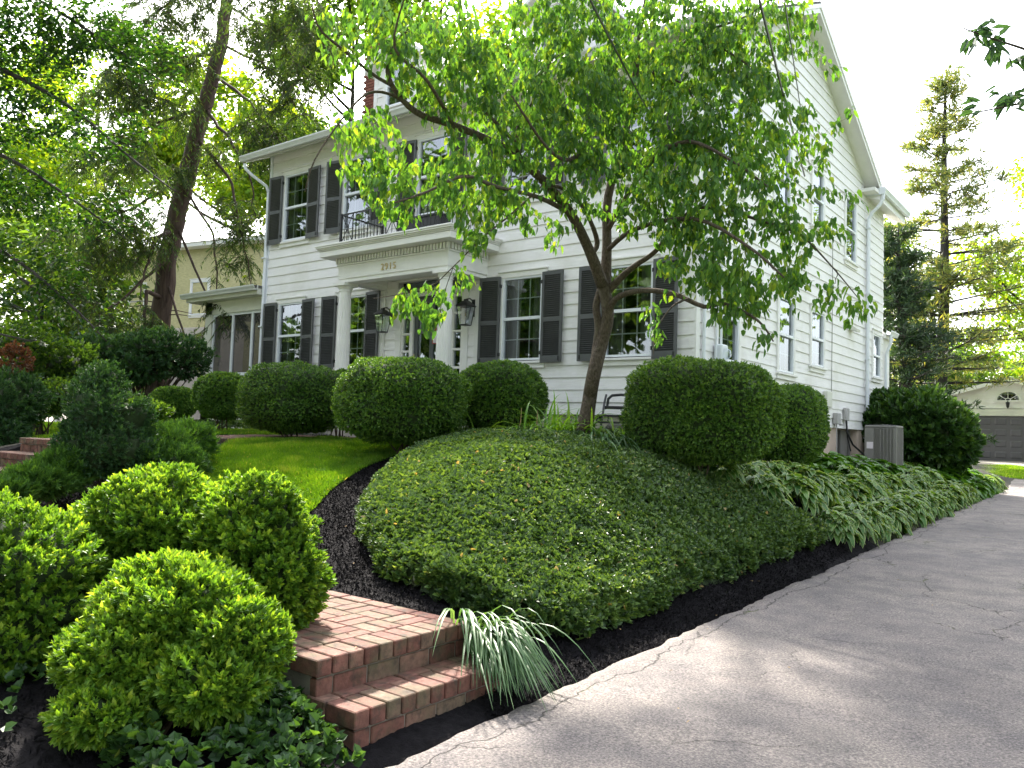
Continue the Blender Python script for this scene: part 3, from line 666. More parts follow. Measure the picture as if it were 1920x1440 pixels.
# far ground to the horizon
M['turf']=pm('far_turf',(.06,.10,.02),.95,.3,1.2,.5,20)
b=MB(); b.add([(-400,-400,-3.2),(400,-400,-3.2),(400,400,-3.2),(-400,400,-3.2)],[(0,1,2,3)])
b.build('ground',M['turf']); tag(bpy.data.objects[b and [o.name for o in bpy.data.objects if o.name.startswith('ground')][-1]],kind='structure')
X,Y,Fg=grid(-60,60,60,38,120,30); Z=-.9+.4*vnoise(np.stack([X,Y,X*0],1),.03,2); tag(mesh('ground',np.stack([X,Y,Z],1),[Fg],M['turf'],smooth=True),kind='structure')
X,Y,Fg=grid(6.3,60,40,-60,38.2,60); Z=zd(Y)-.03; Z=np.maximum(Z,-1.95); tag(mesh('ground',np.stack([X,Y,Z],1),[Fg],M['turf'],smooth=True),kind='structure')
# street side ground
X,Y,Fg=grid(-60,2.66,60,-60,-12.3,40); Z=np.full(len(X),-1.95)+np.where(Y>-12.4,.1,0); tag(mesh('ground',np.stack([X,Y,Z],1),[Fg],M['turf'],smooth=True),kind='structure')
# ------------------------------------------------------------ driveway
def asphalt():
    m,nt,b,o=newmat('asphalt'); v=pos(nt)
    n1=noise_node(nt,.55,6,v); base=ramp(nt,n1.outputs['Fac'],[(.3,(.145,.13,.13)),(.5,(.185,.167,.163)),(.72,(.235,.21,.195))]).outputs['Color']
    n2=noise_node(nt,75,5,v,.75); sp=ramp(nt,n2.outputs['Fac'],[(.34,(.42,.42,.43)),(.5,(1,1,1)),(.62,(1.75,1.7,1.62))]).outputs['Color']; col=mixc(nt,1,base,sp,'MULTIPLY')
    vs=N(nt,'ShaderNodeTexVoronoi'); vs.inputs['Scale'].default_value=55; nt.links.new(v,vs.inputs['Vector']); rs=ramp(nt,vs.outputs['Distance'],[(.0,(1,1,1)),(.2,(0,0,0))]); n3=noise_node(nt,40,2,v); r3=ramp(nt,n3.outputs['Fac'],[(.55,(0,0,0)),(.6,(1,1,1))])
    fm=mixc(nt,1,rs.outputs['Color'],r3.outputs['Color'],'MULTIPLY'); col=mixc(nt,fm,col,(.42,.40,.37))
    # cracks: warped voronoi edges, masked
    nw=noise_node(nt,1.7,6,v); vm=N(nt,'ShaderNodeVectorMath',operation='ADD'); ms=N(nt,'ShaderNodeVectorMath',operation='SCALE'); ms.inputs['Scale'].default_value=.55
    nt.links.new(nw.outputs['Color'],ms.inputs[0]); nt.links.new(ms.outputs[0],vm.inputs[0]); nt.links.new(v,vm.inputs[1])
    ve=N(nt,'ShaderNodeTexVoronoi',feature='DISTANCE_TO_EDGE'); ve.inputs['Scale'].default_value=1.05; nt.links.new(vm.outputs[0],ve.inputs['Vector'])
    ce=ramp(nt,ve.outputs['Distance'],[(.0,(1,1,1)),(.008,(0,0,0))]); nm=noise_node(nt,.9,3,v); cm=ramp(nt,nm.outputs['Fac'],[(.49,(0,0,0)),(.56,(1,1,1))])
    ck=mixc(nt,1,ce.outputs['Color'],cm.outputs['Color'],'MULTIPLY')
    sx=N(nt,'ShaderNodeSeparateXYZ'); nt.links.new(v,sx.inputs[0]); nx=noise_node(nt,1.3,5,v); mx=N(nt,'ShaderNodeMath',operation='MULTIPLY_ADD'); mx.inputs[1].default_value=.55; nt.links.new(nx.outputs['Fac'],mx.inputs[0]); nt.links.new(sx.outputs['X'],mx.inputs[2])
    ab=N(nt,'ShaderNodeMath',operation='SUBTRACT'); nt.links.new(mx.outputs[0],ab.inputs[0]); ab.inputs[1].default_value=3.05; ab2=N(nt,'ShaderNodeMath',operation='ABSOLUTE'); nt.links.new(ab.outputs[0],ab2.inputs[0]); re_=ramp(nt,ab2.outputs[0],[(0,(1,1,1)),(.009,(0,0,0))]); ck=mixc(nt,1,ck,re_.outputs['Color'],'ADD')
    er=N(nt,'ShaderNodeMapRange'); er.inputs['From Min'].default_value=2.98; er.inputs['From Max'].default_value=2.84; nt.links.new(mx.outputs[0],er.inputs['Value']); ern=mixc(nt,1,er.outputs[0],cm.outputs['Color'],'MULTIPLY'); col=mixc(nt,ern,col,(.24,.225,.205))
    ve2=N(nt,'ShaderNodeTexVoronoi',feature='DISTANCE_TO_EDGE'); ve2.inputs['Scale'].default_value=4.2; nt.links.new(vm.outputs[0],ve2.inputs['Vector'])
    ce2=ramp(nt,ve2.outputs['Distance'],[(.0,(.5,.5,.5)),(.012,(0,0,0))]); nm2=noise_node(nt,1.6,3,v); cm2=ramp(nt,nm2.outputs['Fac'],[(.5,(0,0,0)),(.6,(1,1,1))]); ck2=mixc(nt,1,ce2.outputs['Color'],cm2.outputs['Color'],'MULTIPLY')
    nmo=noise_node(nt,.8,2,pos(nt,(1.3,1,1))); mo=ramp(nt,nmo.outputs['Fac'],[(.55,(.045,.042,.04)),(.62,(.10,.12,.035))])
    col=mixc(nt,ck,col,mo.outputs['Color']); col=mixc(nt,ck2,col,(.07,.065,.062))
    # dark patches
    n5=noise_node(nt,1.1,2,v); r5=ramp(nt,n5.outputs['Fac'],[(.62,(0,0,0)),(.72,(.3,.3,.3))]); col=mixc(nt,r5.outputs['Color'],col,(.10,.097,.10)); n6=noise_node(nt,3.5,4,v); r6=ramp(nt,n6.outputs['Fac'],[(.35,(.82,.82,.84)),(.65,(1.16,1.14,1.10))]); col=mixc(nt,1,col,r6.outputs['Color'],'MULTIPLY')
    nt.links.new(col,b.inputs['Base Color']); b.inputs['Roughness'].default_value=.85; b.inputs['Specular IOR Level'].default_value=.35
    bp=N(nt,'ShaderNodeBump'); bp.inputs['Strength'].default_value=1; bp.inputs['Distance'].default_value=.012; nt.links.new(n2.outputs['Fac'],bp.inputs['Height'])
    bp2=N(nt,'ShaderNodeBump',invert=True); bp2.inputs['Strength'].default_value=.8; bp2.inputs['Distance'].default_value=.01; nt.links.new(ck,bp2.inputs['Height']); nt.links.new(bp.outputs['Normal'],bp2.inputs['Normal'])
    nt.links.new(bp2.outputs['Normal'],b.inputs['Normal']); return m
M['asphalt']=asphalt()
ys=np.concatenate([np.arange(-13,12,.04),np.arange(12,31.6,.4)]); rows=len(ys)
left=2.62+.03*fbm(np.stack([ys*0,ys,ys*0],1),2.5,11,3)+.018*vnoise(np.stack([ys*0,ys,ys*0],1),14,4)
left=np.where(ys>13,left-np.clip(ys-13,0,4)*.14,left)
tt=np.array([0,.004,.02,.06,.12,.25,.45,.7,1.0]); Xr=left[:,None]+(6.4-left[:,None])*tt; Yr=np.repeat(ys[:,None],len(tt),1)
left2=np.where(ys>24,np.maximum(-4,left-(ys-24)*2.0),left); Xr=left2[:,None]+(6.4-left2[:,None])*tt
Zr=zd(Yr)+.012*np.sin(Xr*1.3)+.01*vnoise(np.stack([Xr.ravel(),Yr.ravel(),Xr.ravel()*0],1),.9,7).reshape(Xr.shape); Zr[:,0]-=.05
k=len(tt); i=(np.arange(rows-1)[:,None]*k+np.arange(k-1)[None]).ravel()
tag(mesh('driveway',np.stack([Xr.ravel(),Yr.ravel(),Zr.ravel()],1),[np.stack([i,i+1,i+k+1,i+k],1)],M['asphalt'],smooth=True),kind='structure')
# street
b=MB(); b.box(-60,60,-26,-16,-2.1,-1.93); tag(b.build('street',M['asphalt']),kind='structure')
b=MB(); b.box(2.6,6.4,-16,-12.98,-2.2,zd(-13)-.004); tag(b.build('driveway',M['asphalt']),kind='structure')
# ------------------------------------------------------------ brick steps and path
ZL,ZU=-1.625,-1.445; ya,yb=-8.66,-7.53
st=empty('brick_steps',(2.3,-8.1,-1.8),label='red brick entry steps beside the driveway under the strappy leaves',cat='steps')
iv=Matrix.Translation((-2.3,8.1,1.8))
def stepblock(xf,zt,dep,zg,seed,name):
    """front face at x=xf, top at zt, rowlock nosing, stretcher riser below"""
    B=Bricks(seed); n=round((yb-ya)/.102)
    for i in range(n):
        y0=ya+i*(yb-ya)/n; y1=ya+(i+1)*(yb-ya)/n-.010; B.brick(xf-.205,xf,y0,y1,zt-.085,zt)
    m=5; off=[0,.12,.36,.60,.84,1.08,1.3]
    ysx=[ya+.012]+[min(ya+.012+o,yb-.006) for o in (.11,.335,.56,.79,1.01)]+[yb-.006]
    for i in range(len(ysx)-1):
        if ysx[i+1]-ysx[i]>.03: B.brick(xf-.112,xf-.012,ysx[i],ysx[i+1]-.011,zt-.185,zt-.097)
    for i in range(len(ysx)-1):
        if ysx[i+1]-ysx[i]>.03: B.brick(xf-.112,xf-.014,ysx[i],ysx[i+1]-.011,zt-.28,zt-.195)
    # side faces
    for zz_ in (zt-.185,zt-.28):
        for q in range(8):
            x1=xf-.125-q*.215-(.1 if zz_<zt-.2 else 0)
            if x1-.2<xf-dep-(.3 if dep>.3 else 1.6): break
            B.brick(x1-.2,x1,ya+.012,ya+.11,zz_,zz_+.086)
    for s,yy in ((0,ya),(1,yb)):
        for q in range(3):
            x1=xf-.205-.01-q*.215
            if x1-.2<xf-dep: break
            B.brick(x1-.2,x1,yy if s==0 else yy-.1,yy+.1 if s==0 else yy,zt-.085,zt)
    # remaining tread: stretcher rows
    x=xf-.215; r=0
    while x-.1>xf-dep-.001:
        y=ya+.11-(.1 if r%2 else 0)+.0
        while y<yb-.12:
            y2=min(y+.2,yb-.11); y1_=max(y,ya+.11)
            if y2-y1_>.03: B.brick(x-.092,x,y1_,y2,zt-.085,zt-.001)
            y+=.211
        x-=.102; r+=1
    o=B.build(name,M['brick'],st); o.matrix_parent_inverse=iv
    q=MB(); q.box(xf-dep,xf-.025,ya+.02,yb-.015,zg-.3,zt-.012); q.box(xf-.10,xf-.022,ya+.02,yb-.02,zt-.3,zt-.015); q=q.build('mortar_bed',M['mortar'],o)
stepblock(2.44,ZL,.42,-1.8,11,'lower_step'); stepblock(2.16,ZU,.21,-1.8,12,'upper_step')
# path: basket weave with edge rows
Bp=Bricks(21); 
def path_z(x): return ZU+ (0.0 if x>0 else .012*(-x))
x=2.16-.215
ex=x
while x>-6.0:
    z=path_z(x)
    Bp.brick(x-.2,x,ya,ya+.098,z-.06,z); Bp.brick(x-.2,x,yb-.098,yb,z-.06,z); x-=.211
x=ex; i=0
while x>-5.0:
    z=path_z(x); y=ya+.108; j=0
    U_=(yb-ya-.108-.106)/4
    for j in range(4):
        y=ya+.108+j*U_
        if (i+j)%2==0:
            for q in range(2): Bp.brick(x-.205,x,y+q*U_/2,y+(q+1)*U_/2-.009,z-.06,z)
        else:
            for q in range(2): Bp.brick(x-q*.106-.098,x-q*.106,y,y+U_-.009,z-.06,z)
    x-=.2135; i+=1
# front walk
for (y0,y1,z) in ((-8.6,-7.55,None),):
    pass
po=Bp.build('path',M['brick']); tag(po,kind='structure')
b=MB(); b.box(-5,2.1,ya+.01,yb-.01,-1.9,ZU-.012); b.box(-6.1,-4.9,-9,-7.55,-1.9,-1.375); tag(b.build('path',M['mortar']),kind='structure')
# far steps up to the front walk (ascending towards the house)
fs=empty('brick_steps',(-5.45,-7.2,-1.3),label='shaded brick steps climbing to the front walk beside the dark shrub',cat='steps'); iv2=Matrix.Translation((5.45,7.2,1.3))
wx0,wx1=-6.05,-4.9
for si,(yf,zt) in enumerate(((-7.9,-1.13),(-7.55,-.945),(-7.19,-.77),(-6.86,-.60))):
    B=Bricks(30+si); n=11
    for i in range(n):
        x0=wx0+i*(wx1-wx0)/n; B.brick(x0,x0+(wx1-wx0)/n-.009,yf,yf+.2,zt-.07,zt)
    for i in range(n*1):
        x0=wx0+i*(wx1-wx0)/n; B.brick(x0+.003,x0+(wx1-wx0)/n-.009,yf+.015,yf+.1,zt-.185,zt-.08)
    for i in range(3):
        for j in range(6):
            x0=wx0+j*.193; B.brick(x0,x0+.185,yf+.21+i*.1,yf+.3+i*.1,zt-.07,zt-.001)
    o=B.build('step',M['brick'],fs); o.matrix_parent_inverse=iv2
    q=MB(); q.box(wx0+.01,wx1-.01,yf+.03,yf+.6,zt-.5,zt-.01); q.build('mortar_bed',M['mortar'],o)
Bw=Bricks(40); y=-6.4; i=0
while y<-1.9:
    z=float(H([-5.5],[y])[0])*.0+(-.6+.1*min(1,(y+6.4)/3)); 
    for j in range(6):
        x0=wx0+j*.193; s=.09 if i%2 else 0
        Bw.brick(x0,x0+.184,y,y+.093,z-.06,z)
    y+=.102; i+=1
tag(Bw.build('path',M['brick']),kind='structure')
b=MB(); b.box(wx0+.01,wx1-.01,-6.4,-1.85,-.9,-.612); tag(b.build('path',M['mortar']),kind='structure')
# ------------------------------------------------------------ garage
gx,gy=.53,31.5; gz=zd(gy)
ga=empty('garage',(gx,gy,gz),label='white gabled garage with dark grey panelled double door and fan light',cat='garage')
hw=3.35; ez=1.86-gz; ap=2.80-gz+.02; dw=2.45; dh=1.12-gz
M['gdoor']=pm('garage_door_paint',(.105,.10,.115),.45,.06,4,spec=.4)
b=MB(); b.box(-hw,-dw-.12,0,.1,0,dh+.3); b.box(dw+.12,hw,0,.1,0,dh+.3); b.box(-hw,-hw+.1,.1,6.5,0,ez); b.box(hw-.1,hw,.1,6.5,0,ez); b.box(-hw,hw,6.4,6.5,0,ez); b.build('wall',M['siding'],ga)
s_=(ap-ez)/hw
sg=siding_mb(lambda z:-min(hw,(ap-z)/s_),lambda z:min(hw,(ap-z)/s_),dh+.36,0,14,[],.232,off=.03); V=sg
sg.build('gable_siding',M['siding'],ga)
b=MB(); b.box(-hw,hw,-.02,.05,dh+.02,dh+.34); b.box(-dw-.12,-dw,-.03,.1,0,dh); b.box(dw,dw+.12,-.03,.1,0,dh); b.build('door_casing',M['cream'],ga)
b=MB(); b.prism([(-hw-.3,ez-.3*s_),(0,ap),(hw+.3,ez-.3*s_),(hw+.3,ez-.3*s_+.06),(0,ap+.08),(-hw-.3,ez-.3*s_+.06)],-.28,6.8,1); b.build('roof',M['shingle'],ga)
b=MB(); b.prism([(-hw-.32,ez-.32*s_-.13),(0,ap-.12),(hw+.32,ez-.32*s_-.13),(hw+.32,ez-.32*s_+.03),(0,ap+.05),(-hw-.32,ez-.32*s_+.03)],-.31,-.285,1); b.prism([(-hw-.3,ez-.3*s_-.02),(0,ap-.02),(hw+.3,ez-.3*s_-.02),(hw+.3,ez-.3*s_),(0,ap),(-hw-.3,ez-.3*s_)],-.28,0,1); b.build('fascia',M['trim'],ga)
b=MB(); b.box(-dw,dw,.03,.08,0,dh)
nc=8;pw=2*dw/nc;ph=dh/4
for r in range(4):
    for c_ in range(nc):
        x0,x1,z0,z1=-dw+c_*pw+.08,-dw+(c_+1)*pw-.08,r*ph+.11,(r+1)*ph-.09
        b.add([(x0,.03,z0),(x1,.03,z0),(x1,.03,z1),(x0,.03,z1),(x0+.04,.012,z0+.04),(x1-.04,.012,z0+.04),(x1-.04,.012,z1-.04),(x0+.04,.012,z1-.04)],[(0,1,5,4),(1,2,6,5),(2,3,7,6),(3,0,4,7),(4,5,6,7)])
    if r: b.box(-dw,dw,.026,.03,r*ph-.008,r*ph+.008)
b.build('garage_door',M['gdoor'],ga)
fz=1.82-gz+.03; an=np.linspace(0,math.pi,17); R=.44
b=MB(); pts=[(R*math.cos(a),R*math.sin(a)*.88+fz) for a in an]; b.prism(pts,-.05,-.045,1); fo=b.build('fan_window',M['glass'],ga)
b=MB(); 
for i in range(16):
    a0,a1=an[i],an[i+1]; q=[(r_*math.cos(a),r_*math.sin(a)*.88+fz) for a,r_ in ((a0,R-.01),(a1,R-.01),(a1,R+.08),(a0,R+.08))]; b.prism(q,-.075,-.03,1)
    q=[(r_*math.cos(a),r_*math.sin(a)*.88+fz) for a,r_ in ((a0,.09),(a1,.09),(a1,.115),(a0,.115))]; b.prism(q,-.065,-.051,1)
b.box(-R-.14,R+.14,-.09,-.03,fz-.07,fz)
for a in (rad(36),rad(90),rad(144)): b.tube([(.1*math.cos(a),-.058,.1*math.sin(a)*.88+fz),(R*math.cos(a),-.058,R*math.sin(a)*.88+fz)],.014,4)
b.build('window_frame',M['trim'],fo)
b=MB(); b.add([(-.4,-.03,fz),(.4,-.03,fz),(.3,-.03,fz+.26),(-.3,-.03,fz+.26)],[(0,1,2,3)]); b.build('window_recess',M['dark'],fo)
b=MB(); lz=fz-.14
b.lathe([(.02,.1),(.09,.04),(.095,.03),(.08,.02),(.055,-.16),(.03,-.18),(.01,-.22)],(0,-.16,lz-.02),6); b.tube([(0,-.16,lz+.08),(0,-.14,lz+.13),(0,-.03,lz+.1)],.012,5); b.build('lantern',M['black'],ga)
# ------------------------------------------------------------ air conditioner
ac=empty('air_conditioner',(.98,7.2,-.8),label='grey air conditioning condenser between the house wall and the hostas',cat='air conditioner')
b=MB(); s=.31; b.box(-s,s,-s,s,.82,.87,bev=.012); b.box(-s,s,-s,s,.0,.05,bev=.01)
for x,y in ((-s,-s),(s-.06,-s),(-s,s-.06),(s-.06,s-.06)): b.box(x,x+.06,y,y+.06,.05,.82)
b.box(-s+.0,-s+.18,-s+.002,-s+.02,.05,.82); b.box(-s+.02,s-.02,-s+.02,-s+.03,.05,.82); b.box(s-.03,s-.02,-s+.03,s-.02,.05,.82)
b.build('cabinet',M['greyp'],ac)
b=MB()
for i in range(46):
    z=.06+i*.0165; b.box(-s+.19,s-.06,-s+.004,-s+.018,z,z+.008); b.box(s-.018,s-.004,-s+.06,s-.06,z,z+.008)
for x in np.linspace(-s+.3,s-.12,4): b.box(x,x+.018,-s-.004,-s+.004,.05,.82)
for y in np.linspace(-s+.15,s-.15,4): b.box(s-.004,s+.004,y,y+.018,.05,.82)
b.build('grille',M['greyp'],ac)
b=MB(); b.lathe([(.3,.0),(.3,.015),(.02,.03)],(0,0,.87),24); b.build('fan_guard',M['black'],ac)
b=MB(); b.box(-s+.04,-s+.17,-s-.003,-s+.001,.38,.52); tag(b.build('label_plate',M['paper'],ac),label='pale rating plate')
# ------------------------------------------------------------ hose reel cart
hr=empty('hose_reel',(-.85,-.75,-.55),rz=rad(20),label='black plastic hose reel cart beside the dogwood trunk',cat='hose reel')
b=MB()
for x in (-.24,.24):
    b.tube([(x,-.12,.0),(x,-.05,.35),(x*.96,.12,.72),(x*.92,.2,.84)],.018,6); b.tube([(x,.25,.0),(x,.05,.3),(x,-.16,.52)],.016,6)
b.build('frame',M['plastic'],hr)
b=MB(); b.box(-.24,.24,.155,.185,.62,.67,bev=.008); b.tube([(-.2,.19,.66),(-.19,.22,.78),(-.14,.235,.83),(0,.24,.845),(.14,.235,.83),(.19,.22,.78),(.2,.19,.66)],.022,7); b.build('handle',M['plastic'],hr)
b=MB(); b.box(-.27,.27,-.24,-.2,.5,.53,bev=.005); b.box(-.27,.27,-.24,-.2,.4,.43,bev=.005)
for x in (-.27,-.1,.08,.25): b.box(x-.012,x+.012,-.24,-.2,.43,.5)
b.box(-.27,-.25,-.24,.1,.4,.53,bev=.01); b.box(.25,.27,-.24,.1,.4,.53,bev=.01); b.build('basket',M['plastic'],hr)
M['oldgrey']=pm('weathered_plastic',(.17,.165,.15),.6,.2,8)
b=MB(); b.box(-.13,.13,-.2,-.12,.3,.4,bev=.03)
for x in (-.07,0,.07): b.lathe([(.016,0),(.016,.02)],(x,-.2,.35),8)
b.build('tool_holder',M['oldgrey'],hr)
b=MB()
for r_ in range(3):
    a=np.linspace(0,2*math.pi,17)
    for xx in np.linspace(-.16,.16,8): b.tube([(xx,.0+(.1+.03*r_)*math.cos(t),.2+(.1+.03*r_)*math.sin(t)) for t in a],.014,4,cap=False)
b.build('hose',M['plastic'],hr)
for x in (-.28,.28):
    b=MB(); b.lathe([(.02,-.02),(.11,-.025),(.12,0),(.11,.025),(.02,.02)],(0,0,0),18); xform(b,[[0,0,1],[0,1,0],[-1,0,0]],(x,.05,.12)); b.build('wheel',M['plastic'],hr)
# pipe
b=MB(); p0=at(965,792,11.2); gzv=float(H([p0[0]],[p0[1]])[0]); b.tube([(p0[0],p0[1],gzv-.1),(p0[0],p0[1],p0[2]+.02),(p0[0]+.02,p0[1],p0[2]+.06),(p0[0]+.07,p0[1],p0[2]+.07),(p0[0]+.09,p0[1],p0[2]+.05)],.028,8)
tag(b.build('standpipe',M['greyp']),label='short bent grey pipe standing in the mulch below the clipped hedge',cat='pipe')
# gate beside the large shrub
gt=empty('picket_gate',(1.0,13.6,-1.2),label='grey vertical slat gate partly behind the large leafy shrub',cat='gate')
M['gatewood']=pm('weathered_wood',(.22,.215,.21),.8,.2,6,stretch=(8,8,1))
b=MB()
for i in range(12): b.box(-.52+i*.08,-.47+i*.08,-.01,.01,.05,1.0)
b.build('slats',M['gatewood'],gt)
b=MB(); b.box(.44,.52,-.04,.04,0,1.15); b.box(-.6,-.52,-.04,.04,0,1.15); b.box(-.52,.44,.011,.04,.2,.27); b.box(-.52,.44,.011,.04,.8,.87); b.build('gate_frame',M['gatewood'],gt)
# service cables
cg='service cables from the street to the house'
def cable(p,q,r,sag,label):
    P=[np.array(p)*(1-t)+np.array(q)*t-np.array([0,0,sag*4*t*(1-t)]) for t in np.linspace(0,1,24)]; b=MB(); b.tube(P,r,5); tag(b.build('service_cable',M['black']),label=label,cat='cable',group=cg)
def far(p,q,L=1.6): p=np.array(p);q=np.array(q); return p+(p-q)*L
a1,a2=at(1122,0,5.2),at(1215,200,8.8); cable(far(a1,a2),a2+(a2-a1)*.35,.008,.1,'thin black cable crossing the middle of the dogwood crown')
a1,a2=at(1420,-40,6.2),at(1504,311,11.0); cable(far(a1,a2),a2+(a2-a1)*.1,.011,.1,'thick black cable slanting down to the white gable wall')
a1,a2=at(1470,-30,6.6),at(1512,270,11.4); cable(far(a1,a2),a2+(a2-a1)*.25,.006,.1,'faint thin cable just right of the thick one on the gable wall')
# ------------------------------------------------------------ neighbouring house
M['ybrick']=pm('painted_brick',(.50,.46,.25),.85,.16,7,.5,25,stretch=(1,1,3))
M['yroof']=pm('neighbour_shingle',(.30,.26,.17),.9,.2,4,.5,20)
M['pinkwall']=pm('pale_stucco',(.62,.55,.50),.8,.08,3)
nh=empty('neighbour_house',(-24,8,-.8),rz=rad(12),label='yellow painted brick house behind the leaning evergreen',cat='house')
b=MB(); b.box(-9,9,0,9,-.5,8.0); b.build('wall',M['ybrick'],nh)
b=MB(); b.prism([(-.5,8.0),(4.5,9.2),(9.5,8.0)],-9.4,9.4,0); b.build('roof',M['yroof'],nh)
b=MB(); b.box(-9.3,9.3,-.45,0,7.82,8.02); b.build('eave',M['trim'],nh)
for i,x in enumerate((-6,-2.2,1.8,5.6)):
    for z in (1.4,5.0): window(nh,.95,1.4,(x,-.001,z),0)
b=MB(); b.box(-7.6,-3.0,-2.6,0,3.0,3.25); 
for x in (-7.4,-5.3,-3.2): b.box(x-.09,x+.09,-2.5,-2.32,-.5,3.0)
b.box(-7.6,-3.0,-2.6,0,-.6,-.1); b.build('porch',M['trim'],nh)
b=MB(); b.box(-2.6,.4,-1.6,-.01,-.5,4.2); b.build('bay',M['pinkwall'],nh)
# ------------------------------------------------------------ foliage helpers
def frames(D,Nn):
    D=unit(D); Sd=unit(np.cross(D,Nn)); Nn=np.cross(Sd,D); return D,Sd,Nn
def leafgeo(P,D,Nn,L,Wd,kind='hex',fold=.25,curl=0.0):
    """P base points, D direction, Nn normal. returns V,F"""
    n=len(P); D,Sd,Nn=frames(D,Nn); L=np.broadcast_to(L,(n,))[:,None]; Wd=np.broadcast_to(Wd,(n,))[:,None]
    if kind=='dia':
        V=np.stack([P,P+D*L*.45+Sd*Wd*.5+Nn*Wd*fold,P+D*L-Nn*L*curl,P+D*L*.45-Sd*Wd*.5+Nn*Wd*fold],1)
        i=np.arange(n)[:,None]*4; F=[i+np.array([[0,1,2]]),i+np.array([[0,2,3]])]; m=4
    else:
        a=Wd*fold
        V=np.stack([P,P+D*L*.28+Sd*Wd*.46+Nn*a-Nn*L*curl*.1,P+D*L*.68+Sd*Wd*.36+Nn*a*.8-Nn*L*curl*.5,P+D*L-Nn*L*curl,P+D*L*.68-Sd*Wd*.36+Nn*a*.8-Nn*L*curl*.5,P+D*L*.28-Sd*Wd*.46+Nn*a-Nn*L*curl*.1],1)
        i=np.arange(n)[:,None]*6; F=[i+np.array([[0,1,2,3]]),i+np.array([[0,3,4,5]])]; m=6
    return V.reshape(-1,3),np.concatenate(F),m
def leafobj(name,P,D,Nn,L,Wd,mat,parent=None,kind='hex',fold=.25,curl=0,rng=None,rnd=None,smooth=False):
    V,F,m=leafgeo(P,D,Nn,L,Wd,kind,fold,curl); r=(rng.random(len(P)) if rnd is None else rnd)
    return mesh(name,V,[F],mat,parent,attr=np.repeat(r,m),smooth=smooth)
def rndunit(rng,n): return unit(rng.normal(size=(n,3)))
def sprigs(rng,C,A,per,L,Wd,spread=.8,step=.35):
    """tufts of leaves: per leaves around axis A at C. returns P,D,N,L,W, idx"""
    n=len(C); idx=np.repeat(np.arange(n),per); t=np.tile(np.linspace(0,1,per),n); Ax=unit(A)[idx]; Cx=C[idx]
    R=rndunit(rng,n*per); R=unit(R-Ax*(R*Ax).sum(1,keepdims=True))
    sp=spread*(1.15-t*.75)[:,None]; D=unit(Ax+R*sp+rng.normal(size=R.shape)*.15); Nn=unit(Ax-R*.3+rng.normal(size=R.shape)*.25)
    Lx=L*(.75+.5*rng.random(n*per)); P=Cx+Ax*(t*L*step*per*.5)[:,None]*.6
    return P,D,Nn,Lx,Wd*Lx/L,idx
def trunkmat(name,c,rough=.9,sc=18,st=(1,1,.18),spots=None):
    m,nt,b,o=newmat(name); v=pos(nt,st); n=noise_node(nt,sc,6,v); c=np.array(c); r=ramp(nt,n.outputs['Fac'],[(.3,tuple(c*.45)),(.55,tuple(c)),(.75,tuple(c*1.5))]); col=r.outputs['Color']
    if spots: n2=noise_node(nt,5,4,pos(nt)); r2=ramp(nt,n2.outputs['Fac'],[(.55,(0,0,0)),(.7,(.6,.6,.6))]); col=mixc(nt,r2.outputs['Color'],col,spots)
    nt.links.new(col,b.inputs['Base Color']); b.inputs['Roughness'].default_value=rough; b.inputs['Specular IOR Level'].default_value=.2
    bp=N(nt,'ShaderNodeBump'); bp.inputs['Strength'].default_value=1; bp.inputs['Distance'].default_value=.03; nt.links.new(n.outputs['Fac'],bp.inputs['Height']); nt.links.new(bp.outputs['Normal'],b.inputs['Normal']); return m
M['twig']=pm('twig_bark',(.07,.05,.035),.9,.3,20)
M['bark']=trunkmat('dogwood_bark',(.11,.088,.068),spots=(.15,.135,.10),sc=55,st=(1,1,.45))
M['hembark']=trunkmat('evergreen_bark',(.085,.06,.048),sc=11,st=(1,1,.12))
M['greybark']=trunkmat('grey_bark',(.06,.055,.05),sc=10)
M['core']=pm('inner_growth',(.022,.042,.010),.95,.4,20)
M['boxleaf']=leafmat('boxwood_leaf',[(0,(.045,.12,.016)),(.4,(.10,.22,.024)),(.75,(.20,.34,.035)),(1,(.38,.48,.07))],.35)
M['hedgeleaf']=leafmat('hedge_leaf',[(0,(.03,.085,.016)),(.45,(.075,.175,.028)),(.8,(.14,.26,.04)),(1,(.22,.34,.06))],.28,rough=.35)
M['yewleaf']=leafmat('yew_leaf',[(0,(.018,.058,.022)),(.6,(.04,.105,.036)),(1,(.085,.17,.06))],.28)
M['junileaf']=leafmat('juniper_leaf',[(0,(.03,.09,.018)),(.6,(.07,.175,.026)),(1,(.13,.26,.04))],.3,rough=.6)
M['ivyleaf']=leafmat('ground_ivy_leaf',[(0,(.032,.075,.022)),(.45,(.075,.145,.036)),(.82,(.14,.235,.06)),(.95,(.26,.34,.12)),(1,(.4,.3,.15))],.2,rough=.4,spec=.5)
M['vineleaf']=leafmat('vine_leaf',[(0,(.022,.06,.02)),(.55,(.05,.12,.03)),(.85,(.12,.25,.04)),(1,(.22,.3,.07))],.25,rough=.4)
M['dogleaf']=leafmat('dogwood_leaf',[(0,(.05,.14,.04)),(.5,(.085,.20,.04)),(.85,(.14,.27,.04)),(1,(.24,.33,.045))],.45,tcol=(1.7,1.6,.5),rough=.5,spec=.4)
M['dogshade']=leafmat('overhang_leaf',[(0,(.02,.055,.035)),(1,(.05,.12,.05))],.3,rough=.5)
M['hemleaf']=leafmat('hemlock_needles',[(0,(.03,.065,.028)),(.6,(.06,.115,.036)),(1,(.14,.19,.05))],.42,tcol=(1.7,1.7,.5))
M['mapleleaf']=leafmat('overhead_leaf',[(0,(.012,.042,.016)),(.5,(.02,.062,.018)),(.88,(.045,.11,.02)),(1,(.13,.22,.02))],.38,tcol=(2.0,2.0,.4))
